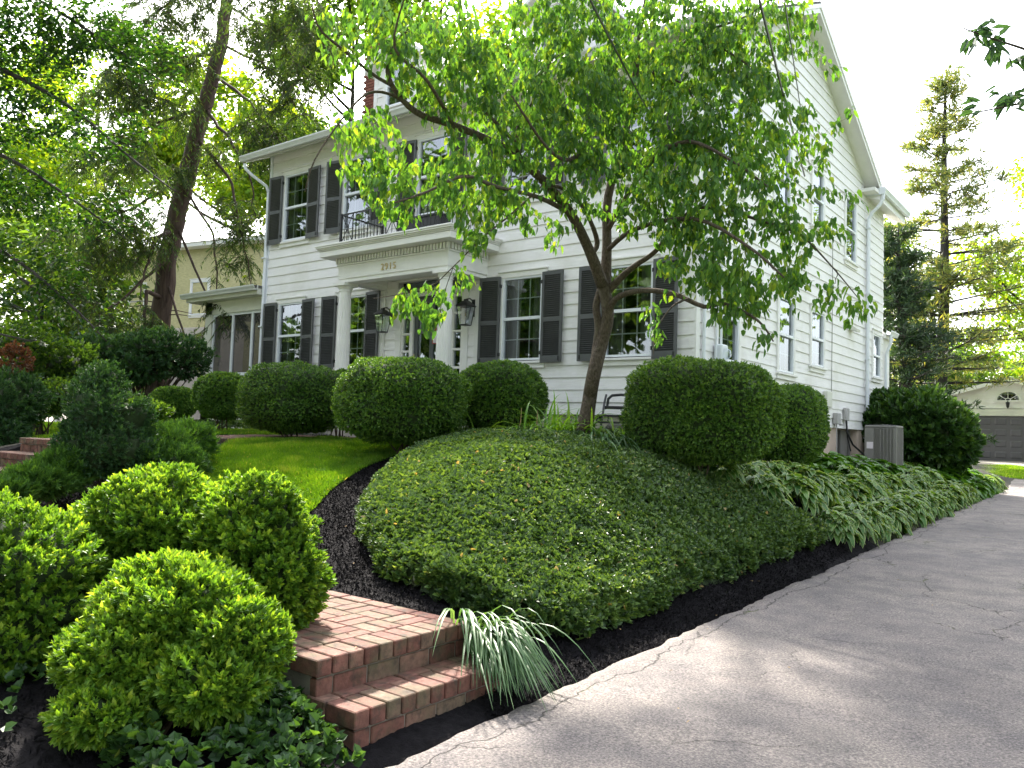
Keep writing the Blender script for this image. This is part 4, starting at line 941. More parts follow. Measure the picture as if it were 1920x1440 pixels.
M['brightleaf']=leafmat('bright_leaf',[(0,(.09,.20,.02)),(.5,(.18,.33,.025)),(1,(.34,.42,.04))],.55,tcol=(1.8,1.6,.4))
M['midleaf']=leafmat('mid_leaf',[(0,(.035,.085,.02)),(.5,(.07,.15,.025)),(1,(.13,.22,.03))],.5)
M['pineleaf']=leafmat('pine_needles',[(0,(.07,.12,.06)),(.55,(.13,.18,.08)),(1,(.30,.30,.12))],.45)
M['darkcon']=leafmat('spruce_needles',[(0,(.02,.05,.028)),(1,(.05,.09,.045))],.3)
M['lawnblade']=leafmat('lawn_blade',[(0,(.07,.17,.016)),(.5,(.13,.28,.022)),(.9,(.22,.38,.03)),(1,(.42,.4,.15))],.45,tcol=(1.7,1.5,.4))
M['strap']=leafmat('strap_leaf',[(0,(.04,.105,.04)),(.6,(.08,.175,.07)),(.93,(.14,.25,.11)),(1,(.38,.32,.17))],.35,rough=.4)
M['strapg']=leafmat('daylily_leaf',[(0,(.07,.19,.02)),(.6,(.13,.28,.03)),(.9,(.22,.36,.06)),(1,(.5,.42,.15))],.4,rough=.4)
M['hostav']=leafmat('variegated_hosta_leaf',[(0,(.04,.12,.03)),(.6,(.08,.19,.04)),(1,(.14,.27,.045))],.3,rough=.45,margin=(.34,.43,.18))
M['hostag']=leafmat('green_hosta_leaf',[(0,(.045,.13,.02)),(1,(.09,.22,.025))],.3,rough=.4)
M['redleaf']=leafmat('red_leaf',[(0,(.07,.035,.02)),(1,(.16,.08,.035))],.4,tcol=(1.6,1.1,.8))
M['bigleaf']=leafmat('laurel_leaf',[(0,(.02,.06,.016)),(.6,(.045,.11,.025)),(1,(.10,.19,.035))],.25,rough=.35,spec=.5)
M['drybrown']=pm('dry_leaf',(.38,.26,.13),.8,.4,12)
def blob_pts(rng,blobs,n,jit=.06,noise=.12,nf=2.5,seed=0,topw=0.0):
    """blobs: (cx,cy,cz,rx,ry,rz,[p]) surface of the union. returns P,N"""
    A=np.array([b[3]*b[4]+b[3]*b[5]+b[4]*b[5] for b in blobs]); A=A/A.sum(); Ps=[];Ns=[]
    for bi,b in enumerate(blobs):
        k=int(n*A[bi]*1.25)+4; d=rndunit(rng,k); r=np.array(b[3:6]); p=b[6] if len(b)>6 else 2.0
        s=(np.abs(d)**p).sum(1)**(-1/p) if p!=2 else 1.0
        dd=d*(s[:,None] if p!=2 else 1); w=1+noise*fbm(d*1.0+np.array(b[:3]),nf,seed+3,3)
        P=np.array(b[:3])+dd*r*w[:,None]*(1-jit*rng.random(k)[:,None]*1.5); Nn=unit(d/r)
        keep=np.ones(k,bool)
        for bj,c_ in enumerate(blobs):
            if bj!=bi: q=(P-np.array(c_[:3]))/np.array(c_[3:6]); keep&=((q**2).sum(1)>.80)
        Ps.append(P[keep]);Ns.append(Nn[keep])
    return np.concatenate(Ps),np.concatenate(Ns)
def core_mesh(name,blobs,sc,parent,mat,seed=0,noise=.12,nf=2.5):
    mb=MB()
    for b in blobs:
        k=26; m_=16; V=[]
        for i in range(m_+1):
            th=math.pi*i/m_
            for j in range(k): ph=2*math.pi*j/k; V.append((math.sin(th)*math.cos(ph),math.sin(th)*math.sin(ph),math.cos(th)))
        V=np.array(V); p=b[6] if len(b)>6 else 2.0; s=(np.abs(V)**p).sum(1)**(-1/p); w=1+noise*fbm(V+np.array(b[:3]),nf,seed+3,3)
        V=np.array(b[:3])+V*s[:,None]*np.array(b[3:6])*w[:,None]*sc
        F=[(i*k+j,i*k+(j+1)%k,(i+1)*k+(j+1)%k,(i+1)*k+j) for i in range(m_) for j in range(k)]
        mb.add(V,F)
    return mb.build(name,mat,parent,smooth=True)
def stems_mesh(name,base,blobs,n,rng,parent,mat=None,r=.012):
    mb=MB()
    for i in range(n):
        b=blobs[i%len(blobs)]; e=np.array(b[:3])+rndunit(rng,1)[0]*np.array(b[3:6])*.75; e[2]=max(e[2],b[2]-b[5]*.3)
        s=np.array(base)+np.append(rng.normal(size=2)*.06,0); m_=(s+e)/2+rng.normal(size=3)*.05+np.array([0,0,-.03]); t=np.linspace(0,1,6)[:,None]
        P=s*(1-t)**2+2*m_*t*(1-t)+e*t*t; mb.tube(P,np.linspace(r,r*.4,6),5)
    return mb.build(name,mat or M['twig'],parent)
def bush(name,label,cat,blobs,base,mat,n,per=8,L=.022,Wd=.011,seed=1,core=.86,spread=.9,up=.35,noise=.1,nf=2.5,jit=.08,stems=14,kind='dia',group=None,bright=None,corem=None,stemr=.012,sparse=None):
    rng=np.random.default_rng(seed); o=empty(name,base,label=label,cat=cat,group=group)
    B=[tuple(np.array(b[:3])-np.array(base))+tuple(b[3:]) for b in blobs]
    C,A=blob_pts(rng,B,n,jit,noise,nf,seed)
    if sparse is not None:
        keep=fbm(C,sparse[0],seed+9,3)>sparse[1]-.0; C,A=C[keep],A[keep]
    A=unit(A+np.array([0,0,up])+rng.normal(size=A.shape)*.25)
    P,D,Nn,Lx,Wx,idx=sprigs(rng,C,A,per,L,Wd,spread)
    rs=rng.random(len(C))*.6; new=np.tile(np.linspace(0,1,per),len(C)); r=np.clip(rs[idx]+new*.28+rng.normal(size=len(idx))*.08,0,1)
    leafobj('foliage',P,D,Nn,Lx,Wx,mat,o,kind,.2,0,rng,r)
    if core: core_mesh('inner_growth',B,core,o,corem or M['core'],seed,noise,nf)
    if stems: stems_mesh('stems',(0,0,0),B,stems,rng,o,r=stemr)
    return o
def W2(u,v,d): return tuple(at(u,v,d))
def gz_(p,dz=0): return float(H([p[0]],[p[1]])[0])+dz
# ------------------------------------------------------------ foreground boxwoods
def bl(u,v,d,ru,rv,rd=None,p=2.0):
    c_=at(u,v,d); s=d/F_PX; return (c_[0],c_[1],c_[2],ru*s,(rd if rd else ru)*s,rv*s,p)
fgz='rounded boxwoods in the foreground'
B_A=[bl(30,1110,4.35,165,155,150),bl(-60,1030,4.7,150,90),bl(-10,1200,4.2,160,100)]
B_B=[bl(300,990,4.95,142,102,120),bl(225,985,5.2,78,62),bl(468,1012,4.75,112,108,110),bl(520,1095,4.6,80,88,90)]
B_C=[bl(330,1148,3.95,152,88,140),bl(445,1212,3.75,90,76,90),bl(250,1232,3.75,138,78,120),bl(390,1275,3.6,105,62,90),bl(195,1335,3.45,85,40,80)]
for i,(bb,lab,nn) in enumerate(((B_A,'large rounded boxwood cut off by the left edge of the photo',7600),(B_B,'two lobed boxwood overhanging the far side of the brick path',9000),(B_C,'nearest ragged boxwood with bare stems beside the brick steps',7800))):
    c_=np.mean([b[:2] for b in bb],0); base=(c_[0],c_[1],gz_(c_,0))
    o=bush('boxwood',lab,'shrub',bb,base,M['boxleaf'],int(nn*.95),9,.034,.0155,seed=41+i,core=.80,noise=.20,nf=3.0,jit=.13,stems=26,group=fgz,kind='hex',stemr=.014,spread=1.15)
# loose low shoots under the nearest boxwood
# ------------------------------------------------------------ clipped hedge balls by the house
hg='clipped dark green hedge balls along the house'
def ball(u,v,d,ru,rv,label,seed,rd=None,n=5200,p=2.8,L=.024):
    v+=5; rv+=0; ru-=6; c_=at(u,v,d); s=d/F_PX; base=(c_[0],c_[1],gz_(c_)); dirv=RM[2][:2]/np.linalg.norm(RM[2][:2])
    return bush('clipped_shrub',label,'shrub',[(c_[0],c_[1],c_[2],ru*s,(rd or ru)*s,rv*s,p)],base,M['hedgeleaf'],int(n*1.25),7,L*1.15,L*.62,seed=seed,core=.92,noise=.085,nf=2.2,jit=.07,stems=6,group=hg,kind='dia',spread=1.6,up=.15)
ball(756,746,10.6,126,76,'wide clipped shrub in front of the porch columns',61,rd=105,n=7000)
ball(938,740,11.3,86,64,'clipped shrub with its pointed right end against the siding',62,rd=70,n=5200)
ball(552,742,12.4,106,62,'clipped shrub just left of the left porch column',63,rd=85,n=5600)
ball(418,738,14.2,52,40,'clipped shrub below the screened porch',64,n=3400,L=.028)
ball(326,749,15.6,44,27,'small dark clipped shrub beside the leafy hedge',65,n=2400,L=.03)
ball(1318,768,9.15,148,96,'largest clipped shrub at the front right corner of the house',66,rd=118,n=8500,p=2.8)
ball(1480,792,11.6,70,74,'clipped shrub behind the largest one along the side wall',67,rd=80,n=4600,p=2.6)
ball(640,712,13.2,18,22,'little clipped shrub peeking out behind the left column',68,n=500)
# ------------------------------------------------------------ ground ivy mound
rng=np.random.default_rng(7)
def scatter(poly,dens,rng):
    a=np.array(poly); x0,y0=a.min(0); x1,y1=a.max(0); n=int(dens*(x1-x0)*(y1-y0)); x=rng.uniform(x0,x1,n); y=rng.uniform(y0,y1,n); k=inpoly(x,y,poly); return x[k],y[k]
def covh(x,y,poly,h0=.13,w=.16): 
    return h0*np.clip(pdist(x,y,poly)/w,0,1)**.5
def slope_n(x,y,e=.05):
    zx=(H(x+e,y)-H(x-e,y))/(2*e); zy=(H(x,y+e)-H(x,y-e))/(2*e); return unit(np.stack([-zx,-zy,np.ones(len(zx))],1))
def cover(name,label,poly,dens,L,Wd,mat,rng,h0=.20,per=4,lump=.05,kind='hex',spread=1.6,cat='ground cover',rag=.06):
    x,y=scatter(poly,dens,rng); P0=np.stack([x,y,x*0],1); hh=covh(x,y,poly,h0)+lump*fbm(P0,2.2,31,3)*.8+rng.random(len(x))*.03-.02
    x=x+rag*fbm(P0,4,33,2); y=y+rag*fbm(P0,4,35,2)
    Nn=slope_n(x,y); C=np.stack([x,y,H(x,y)],1)+Nn*hh[:,None]
    A=unit(Nn+rng.normal(size=Nn.shape)*.22); P,D,N2,Lx,Wx,idx=sprigs(rng,C,A,per,L,Wd,spread,.2)
    N2=unit(Nn[idx]*1.2+rng.normal(size=D.shape)*.45)
    r=np.clip(rng.random(len(C))[idx]*.75+rng.normal(size=len(idx))*.15,0,.955); r=np.where(rng.random(len(r))<.006,1,r)
    o=leafobj(name,P,D,N2,Lx,Wx,mat,None,kind,.18,.1,rng,r); tag(o,label=label,cat=cat,kind='stuff'); return o
cover('ground_ivy','glossy dark green ground cover blanketing the mound beside the driveway',MOUND,2700,.047,.033,M['ivyleaf'],rng,per=4,lump=.04)
# under-layer surface of the mound
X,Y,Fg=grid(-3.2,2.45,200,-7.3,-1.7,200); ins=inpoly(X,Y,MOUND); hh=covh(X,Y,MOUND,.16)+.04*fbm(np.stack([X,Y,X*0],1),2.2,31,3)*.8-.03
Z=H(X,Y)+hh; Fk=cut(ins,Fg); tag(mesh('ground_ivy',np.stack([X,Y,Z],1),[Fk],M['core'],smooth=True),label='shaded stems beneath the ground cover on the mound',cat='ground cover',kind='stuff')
STRIP=[(-13.5,-2.0),(-8.6,-2.35),(-6.4,-2.3),(-6.2,-2.0),(-6.3,-1.7),(-8.5,-1.8),(-13.5,-1.5)]
cover('ground_ivy','low dark ground cover strip below the clipped shrubs and the screened porch',STRIP,700,.05,.03,M['ivyleaf'],rng,h0=.16,per=4)
VINE=[(1.5,-8.73),(2.15,-8.72),(2.5,-8.8),(2.72,-9.1),(2.6,-9.5),(2.3,-9.7),(1.8,-9.4),(1.4,-9.0)]
cover('ground_ivy','pointed leaf ivy trailing beside the lower brick step',VINE,900,.048,.044,M['vineleaf'],rng,h0=.2,per=3,lump=.12,rag=.12)
VINE2=[(1.6,-9.9),(1.3,-9.2),(-.6,-8.9),(-2.5,-8.9),(-2.5,-10.4),(.5,-10.8)]
cover('ground_ivy','sparse ivy in the shade beneath the foreground boxwoods',VINE2,130,.05,.04,M['vineleaf'],rng,h0=.05,per=3,lump=.1,rag=.1)
# ------------------------------------------------------------ lawn
def lawn(poly,dens,rng,label,h=.055,wd=.006,zoff=0):
    X,Y,Fg=grid(min(p[0] for p in poly),max(p[0] for p in poly),120,min(p[1] for p in poly),max(p[1] for p in poly),120)
    ins=inpoly(X,Y,poly); Z=H(X,Y)+.012*np.clip(pdist(X,Y,poly)/.1,0,1)+.012; Fk=cut(ins,Fg)
    tag(mesh('lawn',np.stack([X,Y,Z],1),[Fk],M['lawnsoil'],smooth=True),kind='structure')
    x,y=scatter(poly,dens,rng); z=H(x,y)+.012; P=np.stack([x,y,z],1); cl=fbm(P,3,51,3)
    D=unit(np.stack([rng.normal(size=len(x))*.35,rng.normal(size=len(x))*.35,np.ones(len(x))],1)); Nn=rndunit(rng,len(x))
    r=np.clip(.45+cl*.5+rng.normal(size=len(x))*.18,0,.94); r=np.where(rng.random(len(x))<.012,1,r)
    o=leafobj('grass',P,D,Nn,h*(.6+.7*rng.random(len(x)))*(1+.4*cl),wd,M['lawnblade'],None,'dia',0,.25,rng,r); tag(o,label=label,cat='grass',kind='stuff')
M['lawnsoil']=pm('lawn_floor',(.06,.13,.018),.95,.3,25,.6,80)
lawn(LAWN,9000,rng,'bright green mown lawn between the front walk and the ivy mound')
lawn(LAWN2,2200,rng,'shaded lawn left of the front walk below the porch',.06,.009)
LAWN3=[(1.9,17.5),(2.5,17.0),(2.75,20),(2.2,24),(1.2,26),(0.2,24),(.9,20)]
X_=[(a,b_) for a,b_ in LAWN3]
def flat_lawn(poly,dens,label):
    x,y=scatter(poly,dens,rng); z=zd(y)+.01; P=np.stack([x,y,z],1); D=unit(np.stack([rng.normal(size=len(x))*.3,rng.normal(size=len(x))*.3,np.ones(len(x))],1))
    o=leafobj('grass',P,D,rndunit(rng,len(x)),.08*(.6+.6*rng.random(len(x))),.02,M['lawnblade'],None,'dia',0,.2,rng); tag(o,label=label,cat='grass',kind='stuff')
    b=MB(); b.add([(a,c_,zd(c_)+.012) for a,c_ in poly],[tuple(range(len(poly)))]); tag(b.build('lawn',M['lawnsoil']),kind='structure')
flat_lawn(LAWN3,900,'sunlit grass patch where the driveway widens before the garage')
# ------------------------------------------------------------ mulch chips and litter
def chips(poly,dens,L,Wd,mat,label,rng,zo=.008,name='wood_chips'):
    x,y=scatter(poly,dens,rng); n=len(x); P=np.stack([x,y,H(x,y)+zo+rng.random(n)*.012],1); Nn=unit(slope_n(x,y)+rng.normal(size=(n,3))*.3); D=rndunit(rng,n)
    o=leafobj(name,P,D,Nn,L*(.5+rng.random(n)),Wd,mat,None,'dia',.1,.1,rng); tag(o,label=label,cat='mulch',kind='stuff')
BED1=[(-2.9,-2.4),(-2.75,-3.2),(-2.35,-3.8),(-2.05,-4.6),(-1.6,-5.5),(-1.15,-6.2),(-.95,-6.6),(-1.4,-6.85),(-2.2,-6.6),(-3.4,-6.2),(-4.8,-5.6),(-4.8,-7.4),(2.15,-7.5),(2.62,-7.9),(2.62,-4),(2.55,-1),(2.1,-1),(2.2,-6.4),(1.5,-7.1),(.1,-6.55),(-1.1,-5.2),(-1.95,-3.7)]
chips(BED1,4600,.035,.011,M['mulch'],'black shredded mulch around the ivy mound and along the driveway edge',rng)
BED2=[(-6.2,-2.2),(-2.6,-2.4),(.2,-2.2),(.4,-.3),(-6.4,-.3)]; chips(BED2,900,.04,.012,M['mulch'],'black mulch under the clipped shrubs by the wall',rng)
BED3=[(2.5,-8.7),(2.6,-10.5),(1.0,-10.8),(-2,-10),(-2,-8.8)]; chips(BED3,1500,.04,.012,M['mulch'],'dark mulch beneath the foreground boxwoods',rng)
def litter(pts,label,rng,size=.035):
    P=np.array(pts); n=len(P); Nn=unit(np.array([0,0,1.0])+rng.normal(size=(n,3))*.35); o=leafobj('leaf_litter',P,rndunit(rng,n)*np.array([1,1,.1]),Nn,size*(.5+rng.random(n)),size*.5,M['drybrown'],None,'hex',.2,.1,rng); tag(o,label=label,cat='fallen leaves',kind='stuff')
x,y=scatter(BED1,3.0,rng); litter(np.stack([x,y,H(x,y)+.03],1),'scattered dry tan leaves on the black mulch',rng)
x=rng.uniform(2.7,5.2,42); y=rng.uniform(-9,6,42); litter(np.stack([x,y,zd(y)+.02],1),'small pale petals and leaves on the driveway',rng,.022)
x=rng.uniform(1.0,2.35,26); y=rng.uniform(-8.6,-7.6,26); litter(np.stack([x,y,np.where(x>2.17,ZL,ZU)+.006],1),'bits of bark on the brick steps',rng,.02)
x,y=scatter(MOUND,2.2,rng); litter(np.stack([x,y,H(x,y)+.15],1),'dry leaves caught in the ground cover',rng)
# ------------------------------------------------------------ strap-leaved clumps
def straps(name,label,cat,c_,n,Lr,wd,mat,rng,lean=(0,0),spreadr=.1,arch=1.0,group=None,follow=True,out=.5):
    base=np.array([c_[0],c_[1],gz_(c_)+.02]) if len(c_)<3 else np.array(c_); K=8; V=[];F=[];A=[]
    for i in range(n):
        a=rng.uniform(0,2*math.pi); h=np.array([math.cos(a),math.sin(a)])*out*rng.uniform(.4,1.1)+np.array(lean)*rng.uniform(.6,1.3); Ln=rng.uniform(*Lr); hn=np.linalg.norm(h)+1e-6
        p=np.append(rng.normal(size=2)*spreadr,.0); d=np.array([h[0]*.55,h[1]*.55,1.0]); d/=np.linalg.norm(d); s=Ln/K; side=np.array([-h[1],h[0],0])/hn; pts=[p.copy()]
        for k in range(K):
            d=d+np.array([h[0],h[1],-1.0])*.26*arch*(k+1)/K*rng.uniform(.8,1.2)*1.6; d/=np.linalg.norm(d); p=p+d*s
            bx,by=base[:2]+p[:2]; gzz=(max(gz_((bx,by)),(-1.43 if bx<2.18 else -1.61) if (by<-7.52 and bx<2.46) else -9)-base[2]) if follow else -9; zz=p[2]
            if k%2==1 and zz<gzz+.02: p[2]=gzz+.02+rng.uniform(0,.04)
            pts.append(p.copy())
        n0=len(V); r=rng.random()
        for k,q in enumerate(pts):
            t=k/K; w_=wd*(.6+.8*t if t<.4 else 1.0)*(1-max(0,t-.55)/.45*.92)*.5; V+=[q-side*w_+np.array([0,0,w_*.4]),q.copy(),q+side*w_+np.array([0,0,w_*.4])]; A+=[min(1,r*.9)]*3
        for k in range(K):
            b_=n0+k*3; F+=[(b_,b_+1,b_+4,b_+3),(b_+1,b_+2,b_+5,b_+4)]
    o=mesh(name,np.array(V),[np.array(F)],mat,None,attr=A,smooth=True,loc=tuple(base)); return tag(o,label=label,cat=cat,group=group)
rs=np.random.default_rng(77)
straps('strap_leaf_clump','pale green strappy clump flopping over the end of the brick steps','plant',(2.10,-7.36),300,(.45,.9),.015,M['strap'],rs,lean=(1.0,-.62),spreadr=.07,arch=1.6,out=.42)
straps('daylily','broad fresh green daylily clump at the foot of the dogwood','plant',(-.25,-3.05),150,(.45,.8),.028,M['strapg'],rs,lean=(.15,-.35),spreadr=.25,arch=.9,out=.8)
straps('daylily','bleached daylily leaves flattened down the mound below the dogwood','plant',(.35,-3.25),110,(.5,.85),.022,M['strap'],rs,lean=(.55,-.75),spreadr=.16,arch=1.5,out=.4)
straps('daylily','upright folded daylily tuft in front of the hose reel','plant',(.42,-2.55),34,(.4,.62),.03,M['strapg'],rs,lean=(.1,-.1),spreadr=.12,arch=1.1,out=.5)
straps('daylily','few arching daylily leaves at the left end of the mound crest','plant',(-1.75,-3.05),14,(.5,.9),.026,M['strapg'],rs,lean=(.1,-.2),spreadr=.16,arch=1.1,out=1.0)
straps('daylily','small daylily sprout between the mound crest and the pipe','plant',(-1.0,-2.5),16,(.3,.5),.024,M['strapg'],rs,spreadr=.1,out=.8)
straps('grass_tuft','yellow green grass tuft at the lower left corner of the mound','plant',(1.05,-6.85,-1.32),60,(.12,.24),.006,M['strapg'],rs,spreadr=.04,out=.3,follow=False)
straps('grass_tuft','yellow green weed tuft near the right end of the mound','plant',(1.75,-3.6,-1.2),26,(.15,.3),.012,M['strapg'],rs,spreadr=.05,out=.5,follow=False)
for i,(u,v0,v1,lab) in enumerate(((978,800,765,'bare curved flower stalk left of the dogwood trunk'),(1008,805,770,'upright bare flower stalk beside the dogwood trunk'))):
    p=at(u-8,v0+14,9.9); q=at(u,v1,9.9); b=MB(); b.tube([p,(p+q)/2+np.array([.02,0,0]),q],[.006,.005,.004],5); tag(b.build('flower_stalk',M['drybrown']),label=lab,cat='plant stalk')
# ------------------------------------------------------------ hostas
def hosta(rng,n,Lr,mat,R=.42,hgt=.3,lean=(0,0)):
    Kx=5;Ky=6;V=[];F=[];A=[];E=[]
    for i in range(n):
        a=rng.uniform(0,2*math.pi); t0=(i/n)**.6; rr=R*t0*rng.uniform(.8,1.1); dr=np.array([math.cos(a)+lean[0],math.sin(a)+lean[1]]); dr/=np.linalg.norm(dr)+1e-6
        c_=np.array([dr[0]*rr*.8,dr[1]*rr*.8,hgt*(1-.75*t0**2)*rng.uniform(.85,1.15)]); el=rad(55*(1-t0)-25+rng.uniform(-12,12)); Ln=rng.uniform(*Lr); wd=Ln*rng.uniform(.48,.6)
        ax=np.array([dr[0]*math.cos(el),dr[1]*math.cos(el),math.sin(el)]); sd=np.array([-dr[1],dr[0],0]); nn=np.cross(sd,ax); nn*=np.sign(nn[2]) if nn[2]!=0 else 1; n0=len(V); r=rng.random(); curl=rng.uniform(.25,.5); tw=rng.uniform(-.15,.15)
        for iy in range(Ky+1):
            t=iy/Ky; ww=wd*.5*(math.sin(math.pi*min(1,t**.62*1.0))**.8 if 0<t<1 else 0.02)
            mid=c_+ax*Ln*t-np.array([0,0,1])*curl*Ln*t*t
            for ix in range(Kx):
                s=(ix/(Kx-1))*2-1; V.append(mid+sd*ww*s+nn*(ww*.35*s*s+.006*math.sin(t*17+s*4))+np.array([0,0,tw*ww*s])); A.append(r); E.append(abs(s) if 0<iy<Ky else .3+.7*(iy==Ky))
        for iy in range(Ky):
            for ix in range(Kx-1):
                q=n0+iy*Kx+ix; F.append((q,q+1,q+Kx+1,q+Kx))
    return np.array(V),np.array(F),A,E
hrng=np.random.default_rng(9); hv=[]; 
hspots=[]
# rows along the bank: (y, x offsets)
for k,y in enumerate(np.arange(-.95,12.5,.6)):
    hspots.append((2.28+.05*math.sin(k*2.3),y,'v' if y<8.3 else ('g' if y<10.6 else 'v'),.34,.34))
for k,y in enumerate(np.arange(-1.9,12.0,.85)):
    hspots.append((1.72+.08*math.sin(k*1.7),y,'v' if y<7.6 else 'g',.40,.40))
for k,y in enumerate(np.arange(1.5,10,1.2)): hspots.append((1.22,y,'g',.36,.46))
hspots+=[(1.35,-2.3,'v',.36,.36)]+[(1.5,y,'v',.38,.3) for y in (-1.7,-1.0,-.2,.6,1.5,2.6)]+[(1.0,y,'g',.36,.3) for y in (2.9,4.2,5.3)]+[(1.05,y,'v',.34,.3) for y in (8.2,9.3)]
ordn=['first','second','third','fourth','fifth','sixth','seventh','eighth','ninth','tenth','eleventh','twelfth','thirteenth','fourteenth','fifteenth','sixteenth','seventeenth','eighteenth','nineteenth','twentieth','twenty-first','twenty-second','twenty-third','twenty-fourth','twenty-fifth']
protos={}
for typ in 'vg':
    for q in range(3):
        V,F,A,E=hosta(hrng,120 if typ=='v' else 75,(.15,.24) if typ=='v' else (.22,.36),None,R=.42,hgt=.30,lean=(.35,-.15)); me_=(V,F,A,E)
        protos[typ,q]=me_
made={}; rowc={}
for i,(x,y,t,r_,h_) in enumerate(hspots):
    row='driveway edge' if x>2.1 else ('middle row of the bank' if x>1.5 else 'back row by the wall'); key=row; rowc[key]=rowc.get(key,0)+1
    q=i%3; z=gz_((x,y)); 
    if (t,q) in made: o=made[t,q].copy(); COL.objects.link(o)
    else: V,F,A,E=protos[t,q]; o=mesh('hosta',V,[F],M['hostav'] if t=='v' else M['hostag'],None,attr=A,attr2=E,smooth=True); made[t,q]=o
    o.location=(x,y,z+.02); o.rotation_euler=(0,rad(14),hrng.uniform(-.5,.5)); sc=r_/.40*hrng.uniform(.9,1.1); o.scale=(sc,sc,sc)
    kind='cream edged hosta' if t=='v' else 'plain green hosta'
    tag(o,label=f'{ordn[rowc[key]-1]} from the camera end in the {row}, {kind}' if 'row' in row else f'{ordn[rowc[key]-1]} {kind} from the camera end of the {row}',cat='hosta',group='hostas on the bank beside the driveway')
# ------------------------------------------------------------ trees
def grow(skel,tips,rng,k=5,droop=.0,wob=.06,maxjoin=9):
    """skel: list of (pts(n,3), radii(n)); tips (m,3). returns list of chains [(pts,radii)] and twig segments"""
    nodes=[];dirs=[];rr=[]
    for P,r in skel:
        P=np.asarray(P,float); t=np.linspace(0,len(P)-1,max(2,int(np.linalg.norm(np.diff(P,axis=0),axis=1).sum()/.12))); i=np.minimum(t.astype(int),len(P)-2); f=(t-i)[:,None]
        Q=P[i]*(1-f)+P[i+1]*f; R_=np.interp(t,np.arange(len(P)),r); d=unit(np.gradient(Q,axis=0)); k0=int(len(Q)*.12); nodes+=list(Q[k0:]);dirs+=list(d[k0:]);rr+=list(R_[k0:])
    Nd=np.zeros((len(nodes)+len(tips)*k,3)); n=len(nodes); Nd[:n]=nodes; Dd=np.zeros_like(Nd); Dd[:n]=dirs; Rr=np.zeros(len(Nd)); Rr[:n]=rr
    dist=np.array([np.min(((Nd[:n]-t)**2).sum(1)) for t in tips]) if len(tips)<4000 else rng.random(len(tips)); order=np.argsort(dist); chains=[]
    for ti in order:
        t=tips[ti]; v=t-Nd[:n]; d2=(v**2).sum(1); cosang=(v*Dd[:n]).sum(1)/np.sqrt(d2+1e-9); cost=np.sqrt(d2)*(1.25-.45*cosang); j=int(np.argmin(cost)); p=Nd[j]; L=math.sqrt(d2[j])
        if L<.04: continue
        c1=p+Dd[j]*L*.45+rng.normal(size=3)*wob*L; s=np.linspace(0,1,k+1)[:,None]; P=p*(1-s)**2+2*c1*s*(1-s)+t*s*s; P[:,2]-=(droop*L*s[:,0]**2); P[1:-1]+=rng.normal(size=(k-1,3))*wob*L*.35
        r0=min(Rr[j]*.75,.0035+.009*L); R_=np.linspace(r0,max(.0016,r0*.3),k+1); chains.append((P,R_))
        Nd[n:n+k]=P[1:]; dd=unit(np.gradient(P,axis=0)); Dd[n:n+k]=dd[1:]; Rr[n:n+k]=R_[1:]; n+=k
    return chains
def tubes_fast(mb,chains,sides=4):
    for P,r in chains:
        mb.tube(P,r,sides,cap=False)
def sample_blobs(rng,blobs,n,hollow=.0):
    vol=np.array([b[3]*b[4]*b[5]*(b[6] if len(b)>6 else 1) for b in blobs]); c=rng.choice(len(blobs),n,p=vol/vol.sum()); d=rndunit(rng,n)*(hollow+(1-hollow)*rng.random(n)[:,None])**(1/2.6)
    B=np.array([b[:6] for b in blobs]); return B[c,:3]+d*B[c,3:6]
def vb(u,v,d,ru,rv,rdm,w=1): # blob given by apparent place, with true size in metres along the view
    c_=at(u,v,d); s=d/F_PX; return (c_[0],c_[1],c_[2],math.hypot(ru*s*.61+0,rdm*.6)+.0,math.hypot(ru*s*.79,rdm*.45),rv*s,w)
def leaves_on(rng,chains,per,L,Wd,hang=.6,flat=0,t0=.35,spread=.05):
    P=[];D=[];Nn=[]
    for Pc,_ in chains:
        m=per; t=rng.uniform(t0,1.02,m)*(len(Pc)-1); t=np.minimum(t,len(Pc)-1.001); i=t.astype(int); f=(t-i)[:,None]; q=Pc[i]*(1-f)+Pc[i+1]*f; d=unit(Pc[i+1]-Pc[i]); q=q+rng.normal(size=(m,3))*spread
        o=rndunit(rng,m); o[:,2]*=.35; o=unit(o+d*.6); dd=unit(o+np.array([0,0,-hang])); n_=unit(np.array([0,0,1.0])+rng.normal(size=(m,3))*(.15 if flat else .5)); P.append(q);D.append(dd);Nn.append(n_)
    P=np.concatenate(P);n=len(P); return P,np.concatenate(D),np.concatenate(Nn),L*(.6+.6*rng.random(n)),Wd*(.7+.5*rng.random(n))
def skp(pts): return np.array([at(*p[:3]) for p in pts]),np.array([p[3] for p in pts])
